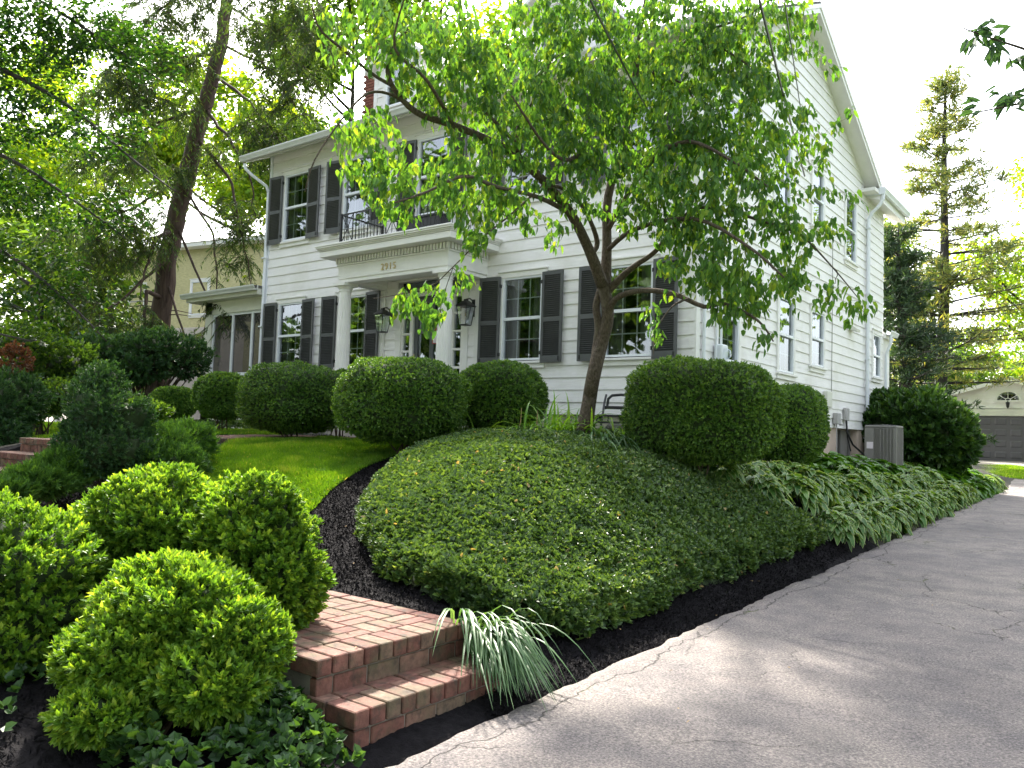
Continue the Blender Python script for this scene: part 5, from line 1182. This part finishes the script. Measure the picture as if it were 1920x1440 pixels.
def tree(name,label,cat,base,skel,blobs,ntips,per,L,Wd,leafm,barkm,seed,hang=.5,flat=0,droop=.1,k=5,kind='hex',wob=.06,sides=8,twigs=True,t0=.3,spread=.05,group=None,fold=.15,curl=.15,crownmesh=True):
    rng=np.random.default_rng(seed); o=empty(name,base,label=label,cat=cat,group=group); B0=np.array(base)
    sk=[(P-B0,r) for P,r in skel]; tips=sample_blobs(rng,blobs,ntips)-B0; ch=grow(sk,tips,rng,k,droop,wob)
    mb=MB()
    for P,r in sk:
        # smooth resample
        t=np.linspace(0,len(P)-1,(len(P)-1)*4+1); i=np.minimum(t.astype(int),len(P)-2); f=t-i
        P0=P[np.maximum(i-1,0)];P1=P[i];P2=P[i+1];P3_=P[np.minimum(i+2,len(P)-1)]; f=f[:,None]
        Q=.5*((2*P1)+(-P0+P2)*f+(2*P0-5*P1+4*P2-P3_)*f*f+(-P0+3*P1-3*P2+P3_)*f**3); mb.tube(Q,np.interp(t,np.arange(len(P)),r),sides)
    mb.build('trunk',barkm,o,smooth=True)
    if twigs: mb=MB(); tubes_fast(mb,ch,4); mb.build('twigs',barkm,o,smooth=True)
    P,D,Nn,Lx,Wx=leaves_on(rng,ch,per,L,Wd,hang,flat,t0,spread); leafobj('crown',P,D,Nn,Lx,Wx,leafm,o,kind,fold,curl,rng)
    return o
# ---- dogwood
tb=np.array([-.32,-2.5,-.55])
def dk(pts): return skp(pts)
TD=9.35
S1=(np.array([tb,at(1108,730,TD),at(1126,650,TD),at(1140,590,TD-.05),at(1130,530,TD-.1)]),np.array([.092,.082,.078,.07,.066]))
S1b=(np.array([at(1092,815,TD+.02),at(1112,700,TD+.05),at(1122,620,TD),at(1118,575,TD),at(1128,535,TD)]),np.array([.085,.062,.045,.042,.04]))
skd=[S1,S1b,
 dk([(1130,535,TD-.1,.075),(1105,470,TD-.3,.058),(1070,400,TD-.6,.052),(1020,340,TD-.9,.048),(965,292,TD-1.2,.042),(915,262,TD-1.5,.036),(850,235,TD-1.8,.032),(780,210,TD-2.1,.028),(735,160,TD-2.3,.022),(728,110,TD-2.4,.016),(760,60,TD-2.5,.01)]),
 dk([(975,296,TD-1.15,.026),(965,268,TD-1.3,.022),(935,235,TD-1.5,.018),(905,205,TD-1.7,.012)]),dk([(970,280,TD-1.2,.022),(972,235,TD-1.2,.018),(990,208,TD-1.2,.012),(1030,120,TD-1.3,.008)]),
 dk([(735,160,TD-2.3,.018),(700,140,TD-2.5,.014),(645,95,TD-2.8,.012),(600,55,TD-3.0,.009),(585,10,TD-3.1,.006)]),
 dk([(780,210,TD-2.1,.02),(740,180,TD-2.3,.014),(690,175,TD-2.6,.011),(640,225,TD-2.8,.008),(590,300,TD-3.0,.006),(572,360,TD-3.0,.004)]),
 dk([(1105,480,TD-.3,.03),(1120,455,TD-.2,.03),(1100,400,TD-.5,.022),(1070,362,TD-.8,.02),(1030,345,TD-1.0,.016)]),
 dk([(1135,540,TD-.05,.07),(1138,460,TD+.0,.055),(1140,370,TD+.05,.05),(1170,260,TD+.05,.045),(1190,150,TD+.1,.038),(1200,60,TD+.1,.03),(1215,-20,TD+.1,.022)]),
 dk([(1185,180,TD+.1,.036),(1215,150,TD+.0,.034),(1262,105,TD-.1,.03),(1300,60,TD-.2,.024),(1310,0,TD-.3,.018)]),dk([(1300,62,TD-.2,.018),(1340,52,TD-.3,.015),(1400,30,TD-.5,.01),(1440,0,TD-.6,.006)]),
 dk([(1262,105,TD-.1,.018),(1310,92,TD-.3,.016),(1350,90,TD-.5,.012),(1400,120,TD-.8,.008)]),dk([(1190,118,TD,.014),(1260,148,TD-.3,.013),(1290,165,TD-.5,.011),(1305,205,TD-.6,.006)]),
 dk([(1138,548,TD-.05,.05),(1170,515,TD-.2,.036),(1195,495,TD-.4,.03),(1230,470,TD-.6,.026),(1290,400,TD-.9,.022),(1340,390,TD-1.1,.018),(1440,418,TD-1.3,.014),(1500,440,TD-1.4,.011),(1560,500,TD-1.5,.007),(1610,560,TD-1.6,.004)]),
 dk([(1140,590,TD-.05,.045),(1155,560,TD-.2,.034),(1200,545,TD-.5,.03),(1260,550,TD-.9,.027),(1320,575,TD-1.3,.022),(1360,570,TD-1.6,.017),(1420,600,TD-1.9,.012),(1450,640,TD-2.1,.006)]),
 dk([(1140,430,TD,.034),(1180,360,TD-.3,.028),(1225,300,TD-.7,.024),(1290,265,TD-1.1,.02),(1370,300,TD-1.5,.014),(1440,350,TD-1.8,.008)]),
 dk([(1138,470,TD,.03),(1190,430,TD-.6,.026),(1300,410,TD-1.4,.02),(1400,460,TD-2.0,.014),(1470,520,TD-2.3,.008)]),
 dk([(1150,330,TD,.03),(1100,290,TD-.7,.026),(1060,300,TD-1.2,.02),(1020,270,TD-1.8,.014),(960,180,TD-2.4,.008)]),
 dk([(1070,400,TD-.6,.03),(1010,370,TD-1.2,.022),(930,350,TD-1.9,.018),(870,330,TD-2.4,.015),(800,360,TD-2.8,.011),(740,380,TD-3.0,.007)]),
 dk([(850,235,TD-1.8,.018),(800,150,TD-2.6,.014),(740,90,TD-3.0,.01),(760,-10,TD-3.3,.006)])]
bd=[vb(720,60,TD-2.6,150,90,.7),vb(850,110,TD-2.0,110,110,.8),vb(690,260,TD-2.6,100,90,.5,.8),vb(760,350,TD-2.6,110,75,.5,.8),vb(860,330,TD-2.0,90,95,.5),vb(940,330,TD-1.5,90,95,.6),
 vb(950,200,TD-1.5,110,110,.8),vb(1060,60,TD-.8,140,95,1.0),vb(1080,200,TD-.9,120,120,.9),vb(1100,330,TD-1.0,95,80,.6),vb(1250,80,TD-.3,150,110,1.0),vb(1230,230,TD-.6,130,120,.9),vb(1240,370,TD-.9,110,95,.7),
 vb(1400,90,TD-.5,130,100,.8),vb(1400,240,TD-.9,130,110,.8),vb(1370,370,TD-1.3,120,95,.7),vb(1300,480,TD-1.4,105,70,.5),vb(1400,520,TD-1.7,120,65,.5),vb(1500,420,TD-1.4,95,80,.5,.8),vb(1520,280,TD-1.0,60,90,.4,.7),vb(1500,530,TD-1.6,90,50,.4,.8),
 vb(1600,570,TD-1.6,75,40,.3,.8),vb(1225,620,TD-1.9,28,55,.15,1.4),vb(1425,620,TD-2.1,30,38,.15,1.3),vb(1370,590,TD-1.8,60,35,.2,1),vb(1010,420,TD-1.2,70,50,.3,.6),vb(860,450,TD-2.1,40,60,.3,.5),
 vb(790,560,TD-2.0,95,28,.2,1.5),vb(860,520,TD-2.0,50,40,.2,1.0),vb(890,420,TD-1.9,45,60,.3,.6),vb(820,610,TD-2.0,55,30,.15,.5),vb(960,500,TD-1.8,30,30,.2,.4),vb(1480,20,TD-.7,60,60,.4,.8),vb(1560,120,TD-.9,45,70,.3,.35),vb(1570,240,TD-1.0,40,60,.3,.35),vb(1590,380,TD-1.2,50,50,.3,.3)]
skd.append(dk([(1020,345,TD-1.0,.012),(960,400,TD-1.5,.009),(900,450,TD-1.9,.007),(850,500,TD-2.0,.005),(800,540,TD-2.0,.004),(700,560,TD-2.0,.003)]))
skd.append(dk([(850,500,TD-2.0,.004),(830,560,TD-2.0,.003),(820,620,TD-2.0,.002)]))
skd.append(dk([(1290,560,TD-1.2,.012),(1260,575,TD-1.5,.009),(1230,620,TD-1.8,.005),(1225,665,TD-1.9,.003)]))
tree('dogwood_tree','dogwood with forked brown trunk and wide drooping leafy crown before the house','tree',tuple(tb),skd,bd,2700,9,.088,.047,M['dogleaf'],M['bark'],101,hang=1.5,droop=.14,wob=.12,k=6,sides=12,t0=.6,spread=.035,curl=.25)
# ---- overhanging sprays top right
ob=at(2150,120,4.2)
tree('overhanging_branch','leafy twigs hanging into the top right corner of the photo','branch',tuple(ob),
 [skp([(2150,120,4.2,.012),(1990,110,4.2,.009),(1900,85,4.2,.006),(1830,62,4.2,.004),(1800,50,4.2,.002)]),skp([(2150,120,4.2,.012),(2000,190,4.1,.008),(1930,192,4.1,.006),(1860,205,4.1,.004),(1810,215,4.1,.003)])],
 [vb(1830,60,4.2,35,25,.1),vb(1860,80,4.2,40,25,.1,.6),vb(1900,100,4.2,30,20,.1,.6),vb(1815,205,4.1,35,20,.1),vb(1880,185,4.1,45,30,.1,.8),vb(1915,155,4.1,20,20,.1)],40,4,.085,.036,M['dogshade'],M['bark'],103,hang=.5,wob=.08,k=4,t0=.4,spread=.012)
# ---- leaning evergreen (hemlock)
HD=22.0; hb=at(297,745,HD); hb=np.array([hb[0],hb[1],-.6])
hs_=[(np.array([hb,at(299,640,HD),at(311,500,HD),at(333,400,HD),at(348,340,HD),at(378,222,HD),at(400,142,HD),at(422,44,HD),at(433,-80,HD),at(440,-260,HD)]),np.array([.30,.27,.255,.24,.235,.205,.185,.16,.13,.09]))]
hrg=np.random.default_rng(5)
def hbr(u,v,pts,r=.05): hs_.append(skp([(u,v,HD,r)]+[(a,b_,c_,r*(1-.8*(i+1)/len(pts))) for i,(a,b_,c_) in enumerate(pts)]))
hbr(305,560,[(275,545,21),(270,620,20.6),(262,670,20.5)],.07); hbr(330,430,[(290,445,21),(275,500,20.5),(262,560,20.2)],.06); hbr(365,290,[(340,340,21.5),(300,330,21),(280,360,20.6)],.05)
hbr(320,480,[(230,560,20.5),(170,600,20)],.05); hbr(350,330,[(250,390,20.5),(150,430,20)],.05); hbr(385,200,[(300,230,20.5),(200,280,19.5)],.05); hbr(410,100,[(330,110,20.5),(240,150,19.5)],.045); hbr(430,-40,[(330,0,20),(230,60,19)],.04)
hbr(385,205,[(430,260,21),(470,330,20.5),(480,420,20.2)],.05); hbr(370,260,[(430,330,21),(450,420,20.5),(470,540,20.2)],.05); hbr(345,350,[(400,440,21),(405,530,20.5),(415,590,20.2)],.04); hbr(400,140,[(470,190,20.5),(540,290,19.6)],.05)
hbr(410,80,[(490,120,20.5),(560,210,19.6)],.045); hbr(425,10,[(500,50,20.5),(590,150,19.6)],.04); hbr(435,-80,[(520,-30,20.5),(600,80,19.5)],.04); hbr(330,420,[(390,560,21),(380,640,20.6)],.04); hbr(310,520,[(350,640,21),(360,690,20.6)],.04); hbr(436,-120,[(540,-80,20),(620,40,19)],.04)
hbl=[vb(170,470,20.5,110,60,1.2),vb(240,610,20.5,90,50,1),vb(250,420,20.5,110,60,1),vb(230,300,20,140,50,1),vb(260,180,20,140,55,1.2),vb(290,70,20,150,60,1.2),vb(400,300,21.5,60,60,.8,.6),vb(450,420,20.5,50,100,.8),vb(440,560,20.6,55,60,.7),vb(500,230,20,70,80,1),vb(540,120,19.8,80,80,1),vb(500,20,20,110,70,1.2),vb(590,60,19.6,60,70,1),vb(365,640,20.8,50,40,.7),vb(160,560,20.2,60,40,.8),vb(340,0,20,90,60,1),vb(580,180,19.5,45,60,.6)]
def hemlock(seed):
    rng=np.random.default_rng(seed); o=empty('evergreen_tree',tuple(hb),label='tall leaning evergreen with bare dark trunk and drooping feathery branches',cat='tree')
    sk=[(P-hb,r) for P,r in hs_]; tips=sample_blobs(rng,hbl,720)-hb; ch=grow(sk,tips,rng,6,.22,.07); mb=MB()
    for P,r in sk:
        t=np.linspace(0,len(P)-1,(len(P)-1)*5+1); Q=np.stack([np.interp(t,np.arange(len(P)),P[:,c_]) for c_ in range(3)],1); Q+=np.where(np.arange(len(t))[:,None]>2,rng.normal(size=Q.shape)*.02,0); mb.tube(Q,np.interp(t,np.arange(len(P)),r),10)
    for i in range(26):  # dead stubs
        q=rng.uniform(.1,.8); P=hs_[0][0]-hb; j=int(q*(len(P)-1)); p=P[j]*(1-q*9%1)+P[j+1]*(q*9%1); a=rng.uniform(0,6.28); d=np.array([math.cos(a),math.sin(a),.1]); Ln=rng.uniform(.3,1.1); mb.tube([p,p+d*Ln*.5,p+d*Ln+np.array([0,0,-.1*Ln])],[.02,.014,.006],5)
    mb.build('trunk',M['hembark'],o,smooth=True); mb=MB()
    for P,r in ch: mb.tube(P,np.maximum(r,.008),4,cap=False)
    # drooping sprays
    S=[];
    for P,r in ch:
        for q in range(4):
            t=rng.uniform(.25,1)*(len(P)-1.01); i=int(t); p=P[i]*(1-(t-i))+P[i+1]*(t-i); a=rng.uniform(0,6.28); d=np.array([math.cos(a),math.sin(a),-.2]); Ln=rng.uniform(.35,.8); s=np.linspace(0,1,5)[:,None]; S.append((p+d*Ln*s*.8+np.array([0,0,-.75])*Ln*s*s,np.linspace(.006,.003,5)))
    for P,r in S: mb.tube(P,r,3,cap=False)
    mb.build('twigs',M['hembark'],o)
    Pp=[];Dd=[]
    for P,r in S+ch:
        m=17; t=np.sort(rng.uniform(.1,1,m))*(len(P)-1.01); i=t.astype(int); f=(t-i)[:,None]; q=P[i]*(1-f)+P[i+1]*f; d=unit(P[i+1]-P[i]); sd=unit(np.cross(d,[0,0,1])); sg=np.where(np.arange(m)%2==0,1,-1)[:,None]; Pp.append(q); Dd.append(unit(d*.8+sd*sg*.9+np.array([0,0,-.25])+rng.normal(size=q.shape)*.25))
    Pp=np.concatenate(Pp);Dd=np.concatenate(Dd);n=len(Pp); leafobj('crown',Pp,Dd,unit(np.array([0,0,1.])+rng.normal(size=(n,3))*.5),.17*(.6+.7*rng.random(n)),.026,M['hemleaf'],o,'dia',0,.1,rng); return o
hemlock(111)
# ---- big shade tree off the left edge with layered boughs
lb0=at(-330,820,12.5); lb0=np.array([lb0[0],lb0[1],-1.1])
ls=[(np.array([lb0,at(-320,600,12.5),at(-300,350,12.5),at(-290,50,12.5),at(-280,-250,12.5)]),np.array([.3,.27,.25,.2,.14]))]
for (v0,pts) in ((450,[(-150,430,12),(0,470,11.4),(120,560,11),(200,640,10.8)]),(300,[(-150,250,12),(0,290,11.5),(130,370,11.2),(240,450,11)]),(150,[(-150,90,12),(0,130,11.6),(130,200,11.4),(250,300,11.2),(330,360,11)]),(0,[(-120,-60,12),(50,-10,11.6),(200,80,11.5),(300,150,11.4)]),(-150,[(-50,-180,12),(150,-90,11.8),(330,0,11.6)]),(520,[(-180,560,12),(-60,610,11.2),(60,640,10.9)])):
    ls.append(skp([(-300,v0,12.5,.06)]+[(a,b_,c_,.05*(1-.85*(i+1)/len(pts))) for i,(a,b_,c_) in enumerate(pts)]))
lbl=[vb(40,60,11.6,130,90,1.2,1.5),vb(180,70,11.6,110,80,1,1.2),vb(290,100,11.4,70,70,.8,.5),vb(60,220,11.5,120,70,1,1.3),vb(190,260,11.3,90,50,.8,.8),vb(40,360,11.4,110,50,.9,1.2),vb(150,400,11.1,90,42,.8,.8),vb(240,390,11,70,40,.7,.6),vb(50,470,11.3,110,45,.8,1.0),vb(140,530,11,90,40,.7,.9),vb(50,570,11,90,40,.7),vb(220,600,10.8,60,35,.5,.4),vb(110,620,10.8,110,22,.6,.5),vb(280,230,11.2,60,50,.6,.4),vb(-120,200,12,150,300,1.5,.5)]
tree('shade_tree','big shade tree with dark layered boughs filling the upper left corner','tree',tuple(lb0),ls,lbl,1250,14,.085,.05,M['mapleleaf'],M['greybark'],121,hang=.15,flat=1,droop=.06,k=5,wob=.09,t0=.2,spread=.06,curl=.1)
# ---- background trees
gb='tall trees beyond the houses'
def bgtree(name,label,u,vb_,d,Hh,Rr,mat,seed,ntips=420,per=26,L=.28,Wd=.2,bark='greybark',trunkr=.25,low=.35,kind='hex',group=gb,base=None,lean=0,asp=1.0,spread=.28,gaps=1.0):
    rng=np.random.default_rng(seed); c_=at(u,vb_,d) if base is None else np.array(base); b0=np.array([c_[0],c_[1],-1.0]); 
    T=[b0+np.array([rng.normal()*.2,rng.normal()*.2,Hh*t]) for t in (0,.25,.5,.75,.95)]; sk=[(np.array(T),np.array([trunkr,trunkr*.85,trunkr*.6,trunkr*.35,.04]))]
    bl_=[]
    for i in range(16):
        z=Hh*(low+(1-low)*rng.random()); a=rng.uniform(0,6.28); k=Rr*(1-abs((z/Hh-(low+1)/2)/(1-low)*1.3)**2*.75); rad_=k*rng.uniform(.35,.75); s=Rr*rng.uniform(.28,.42)
        e=b0+np.array([math.cos(a)*rad_,math.sin(a)*rad_,z]); bl_.append((*e,s,s,s*.72*asp)); zb=max(.2,z-rad_*.8); p0=b0+np.array([0,0,zb]); sk.append((np.array([p0,(p0+e)/2+np.array([0,0,-.15*rad_]),e]),np.array([trunkr*.35,trunkr*.2,.03])))
    return tree(name,label,'tree',tuple(b0),sk,bl_,ntips,per,L,Wd,mat,M[bark],seed,hang=.3,droop=.05,k=4,kind=kind,t0=.0,spread=spread,group=group,twigs=True)
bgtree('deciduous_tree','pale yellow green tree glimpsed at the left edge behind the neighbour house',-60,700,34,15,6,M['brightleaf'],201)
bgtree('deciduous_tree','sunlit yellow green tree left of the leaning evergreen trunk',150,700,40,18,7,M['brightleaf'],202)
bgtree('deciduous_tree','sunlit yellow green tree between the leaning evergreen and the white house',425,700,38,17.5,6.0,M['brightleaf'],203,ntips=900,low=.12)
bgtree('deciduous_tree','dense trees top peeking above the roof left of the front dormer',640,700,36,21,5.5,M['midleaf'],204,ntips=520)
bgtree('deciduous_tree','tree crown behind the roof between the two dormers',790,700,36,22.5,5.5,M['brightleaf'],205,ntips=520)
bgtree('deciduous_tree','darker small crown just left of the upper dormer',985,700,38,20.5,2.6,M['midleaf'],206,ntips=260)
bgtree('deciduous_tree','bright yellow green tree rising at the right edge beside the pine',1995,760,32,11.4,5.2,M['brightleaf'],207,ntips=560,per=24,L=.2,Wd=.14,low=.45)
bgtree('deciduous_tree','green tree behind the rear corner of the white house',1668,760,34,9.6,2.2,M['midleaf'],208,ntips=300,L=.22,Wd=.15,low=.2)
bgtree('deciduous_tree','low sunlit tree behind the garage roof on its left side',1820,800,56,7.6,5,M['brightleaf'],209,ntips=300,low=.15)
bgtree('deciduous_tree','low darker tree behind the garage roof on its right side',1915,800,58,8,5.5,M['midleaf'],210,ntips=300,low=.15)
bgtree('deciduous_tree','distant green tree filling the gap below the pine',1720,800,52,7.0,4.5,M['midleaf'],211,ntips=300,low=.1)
bgtree('deciduous_tree','mid green tree behind the hedge at the far left',60,740,27,7.5,4,M['midleaf'],212,ntips=300,low=.2)
# street trees behind the camera, mirrored in the window panes
for i,(x,y,h,r) in enumerate(((-9,-26,22,6.5),(0,-27,24,7),(9,-25,21,6),(-20,-26,22,7),(19,-20,13,5),(19,-6,13,4.2),(20,5,13,4.2),(18,16,12,4.0),(-31,-24,21,7),(-43,-24,20,7),(-56,-22,20,8),(14,27,12,4.5),(18,39,14,5.5))):
    bgtree('street_tree',['second tree across the street, mirrored in the front windows','tree across the street opposite the dogwood','tree across the street right of the driveway','leftmost tree across the street','tree at the street corner on the far side of the driveway','nearest tree along the far side of the driveway','middle tree along the far side of the driveway','farthest tree along the far side of the driveway','street tree well left of the house, reflected in the left windows','street tree far left of the house beyond the neighbour','street tree at the far left end of the block','tree beside the garage, mirrored in the side windows','tree beyond the garage on the right, mirrored in the side windows'][i],0,0,0,h,r,M['midleaf'],300+i,ntips=260,per=26,L=.8,Wd=.6,group='trees around the street and driveway',base=(x,y,0),spread=.5,low=.12,kind='dia')
# ---- conifers at right
def conifer(label,u,v,d,Hh,Rb,mat,seed,nwh=20,open_=.5,L=.3,Wd=.05,bare=.25,lean=(0,0),tuft=14,tr=.25):
    rng=np.random.default_rng(seed); c_=at(u,v,d); b0=np.array([c_[0],c_[1],-1.0]); o=empty('pine_tree',tuple(b0),label=label,cat='tree')
    mb=MB(); tw=MB(); ax=lambda t:np.array([lean[0]*t+.12*math.sin(t*5),lean[1]*t,Hh*t]); ts=np.linspace(0,1,14); mb.tube([ax(t) for t in ts],[tr*(1-t)**.8+.02 for t in ts],9); P=[];D=[]
    for w in range(nwh):
        t=bare+(1-bare)*(w/nwh)**.95; z0=ax(t)
        for j in range(rng.integers(3,6)):
            a=rng.uniform(0,6.28); Ln=Rb*((1-t)/(1-bare)*.9+.1)*rng.uniform(.55,1.15)*(1 if rng.random()>.12 else .4); up=.25+.5*t
            s=np.linspace(0,1,7)[:,None]; dr=np.array([math.cos(a),math.sin(a),0]); B_=z0+dr*Ln*s+np.array([0,0,1])*Ln*(up*.35*s-.22*s*s+.18*s**3); mb.tube(B_,np.linspace(.045*(1-t)+.018,.008,7),5)
            m=int(5+Ln*3.2)
            for q in range(m):
                f=rng.uniform(open_*.6,1); k=int(f*5.99); p=B_[k]*(1-(f*6-k))+B_[min(k+1,6)]*(f*6-k); sd=np.array([-dr[1],dr[0],0])*rng.choice([-1,1]); e=p+sd*rng.uniform(.1,.22*Ln+.15)+dr*rng.uniform(0,.3)+np.array([0,0,rng.uniform(-.05,.15)]); tw.tube([p,e],[.012,.006],3,cap=False)
                c2=np.repeat([p],tuft,0)+(e-p)*rng.uniform(.35,1.05,(tuft,1)); P.append(c2+rng.normal(size=c2.shape)*.05); D.append(unit(rng.normal(size=c2.shape)+unit(e-p)*.8+np.array([0,0,.3])))
    mb.build('trunk',M['greybark'],o,smooth=True); tw.build('twigs',M['greybark'],o); P=np.concatenate(P);D=np.concatenate(D);n=len(P); leafobj('crown',P,D,rndunit(rng,n),L*(.6+.6*rng.random(n)),Wd,mat,o,'dia',0,.05,rng)
conifer('tall open pine with bare reaching upper limbs right of the house',1752,730,30,14.9,4.3,M['pineleaf'],401,nwh=26,open_=.5,bare=.2,tuft=15,lean=(.45,.3))
conifer('dark dense conifer just behind the rear corner of the white house',1690,740,27,8.0,2.5,M['darkcon'],402,nwh=24,open_=.1,L=.26,bare=.05,tuft=22)
# ------------------------------------------------------------ shrubs and hedges on the left
def shr(name,label,bb,mat,n,seed,L=.05,Wd=.022,per=7,stems=12,noise=.22,core=.7,group=None,kind='hex',spread=1.0,up=.5,nf=2.2,jit=.22,stemr=.014,corem=None):
    c_=np.mean([b[:2] for b in bb],0); base=(c_[0],c_[1],gz_(c_)); return bush(name,label,'shrub',bb,base,mat,n,per,L,Wd,seed=seed,core=core,noise=noise,nf=nf,jit=jit,stems=stems,group=group,kind=kind,up=up,spread=spread,stemr=stemr,corem=corem)
hgp='shrubs along the left boundary'
shr('leafy_hedge','dark leafy hedge with bare stems in front of the leaning trunk',[bl(200,662,17,60,32,60),bl(290,655,17.2,75,34,60),bl(345,672,17.4,50,36,50),bl(250,690,17,80,30,60)],M['yewleaf'],2600,501,.08,.035,group=hgp,stems=60,core=.55,stemr=.02)
shr('leafy_shrub','mid green shrub under the neighbour porch at far left',[bl(40,650,15,90,45,70),bl(120,690,15.5,60,45,60),bl(10,700,14.5,60,50,60)],M['midleaf'],2000,502,.08,.035,group=hgp,stems=40,core=.5,stemr=.02)
shr('red_maple_shrub','small reddish leaved shrub at the left edge',[bl(25,675,13,42,28,30),bl(5,700,13,30,30,30)],M['redleaf'],260,503,.06,.03,group=hgp,core=0,stems=8)
shr('leafy_shrub','large dark shrub cut off by the left edge above the steps',[bl(-25,770,11.8,85,70,80),bl(30,745,12.2,55,45,60),bl(-10,820,11.5,70,40,60)],M['yewleaf'],3200,504,.055,.022,group=hgp)
shr('evergreen_shrub','loose blue green evergreen shrub rising behind the foreground boxwoods',[bl(195,790,8.9,78,72,70),bl(190,845,8.7,80,48,80),bl(235,800,9.0,50,65,60),bl(190,728,9.1,46,42,45),bl(245,850,8.8,50,40,50)],M['yewleaf'],5200,505,.04,.015,per=8,noise=.3,jit=.3,stems=24)
shr('juniper','low spreading juniper tumbling beside the far brick steps',[bl(80,902,8.2,55,26,60),bl(120,880,8.4,45,34,50),bl(15,922,7.9,50,18,50)],M['junileaf'],2600,506,.05,.010,per=12,noise=.3,nf=4,jit=.2,stems=4,up=.8,core=.85)
shr('juniper','low spreading juniper between the evergreen shrub and the lawn',[bl(300,840,9.4,62,36,60),bl(350,830,9.8,48,32,50),bl(260,865,9.0,60,34,60),bl(330,865,9.2,55,26,50)],M['junileaf'],3800,507,.05,.010,per=12,noise=.3,nf=4,jit=.2,stems=4,up=.8,core=.85)
shr('leafy_shrub','pale green low shrub in front of the leafy hedge',[bl(110,745,13.5,50,30,50),bl(60,760,13.2,45,30,40)],M['midleaf'],900,508,.06,.03,group=hgp)
shr('leafy_shrub','low green shrub left of the small clipped shrub',[bl(262,775,13.6,50,22,50)],M['midleaf'],600,510,.06,.03,group=hgp)
shr('laurel_shrub','large rounded big leaved shrub beside the air conditioner',[bl(1715,805,19.5,90,66,95),bl(1785,830,19.3,42,46,45),bl(1665,800,19.6,44,58,45)],M['bigleaf'],3000,509,.15,.075,per=6,noise=.14,jit=.16,core=.86,stems=12,stemr=.03)
SUN_DIR=(-.55,.45,.70)
EXPO=2.4
# ------------------------------------------------------------ world, sun
w=bpy.data.worlds.new('World'); SC.world=w; w.use_nodes=True; nt=w.node_tree; bg=nt.nodes['Background']
sky=N(nt,'ShaderNodeTexSky',sky_type='NISHITA'); sky.sun_disc=False
SUNV=unit(np.array(SUN_DIR)); el=math.asin(SUNV[2]); az=math.atan2(SUNV[0],SUNV[1])
sky.sun_elevation=el; sky.sun_rotation=az; sky.dust_density=3.5; sky.air_density=1.0; sky.ozone_density=1.0
hs=N(nt,'ShaderNodeHueSaturation'); hs.inputs['Saturation'].default_value=.38; nt.links.new(sky.outputs[0],hs.inputs['Color']); 
nt.links.new(hs.outputs[0],bg.inputs['Color']); bg.inputs['Strength'].default_value=.15
ld=bpy.data.lights.new('sun','SUN'); ld.energy=3.0; ld.angle=rad(3); ld.color=(1,.93,.82); lo=bpy.data.objects.new('sun',ld); COL.objects.link(lo)
lo.rotation_euler=Vector(SUNV).to_track_quat('Z','Y').to_euler(); lo.location=(0,0,30)
SC.view_settings.view_transform='Standard'; SC.view_settings.look='None'; SC.view_settings.exposure=EXPO; SC.view_settings.gamma=1
SC.render.engine='CYCLES'; SC.cycles.max_bounces=6; SC.cycles.transparent_max_bounces=10; SC.cycles.diffuse_bounces=3; SC.cycles.glossy_bounces=3; SC.cycles.transmission_bounces=4
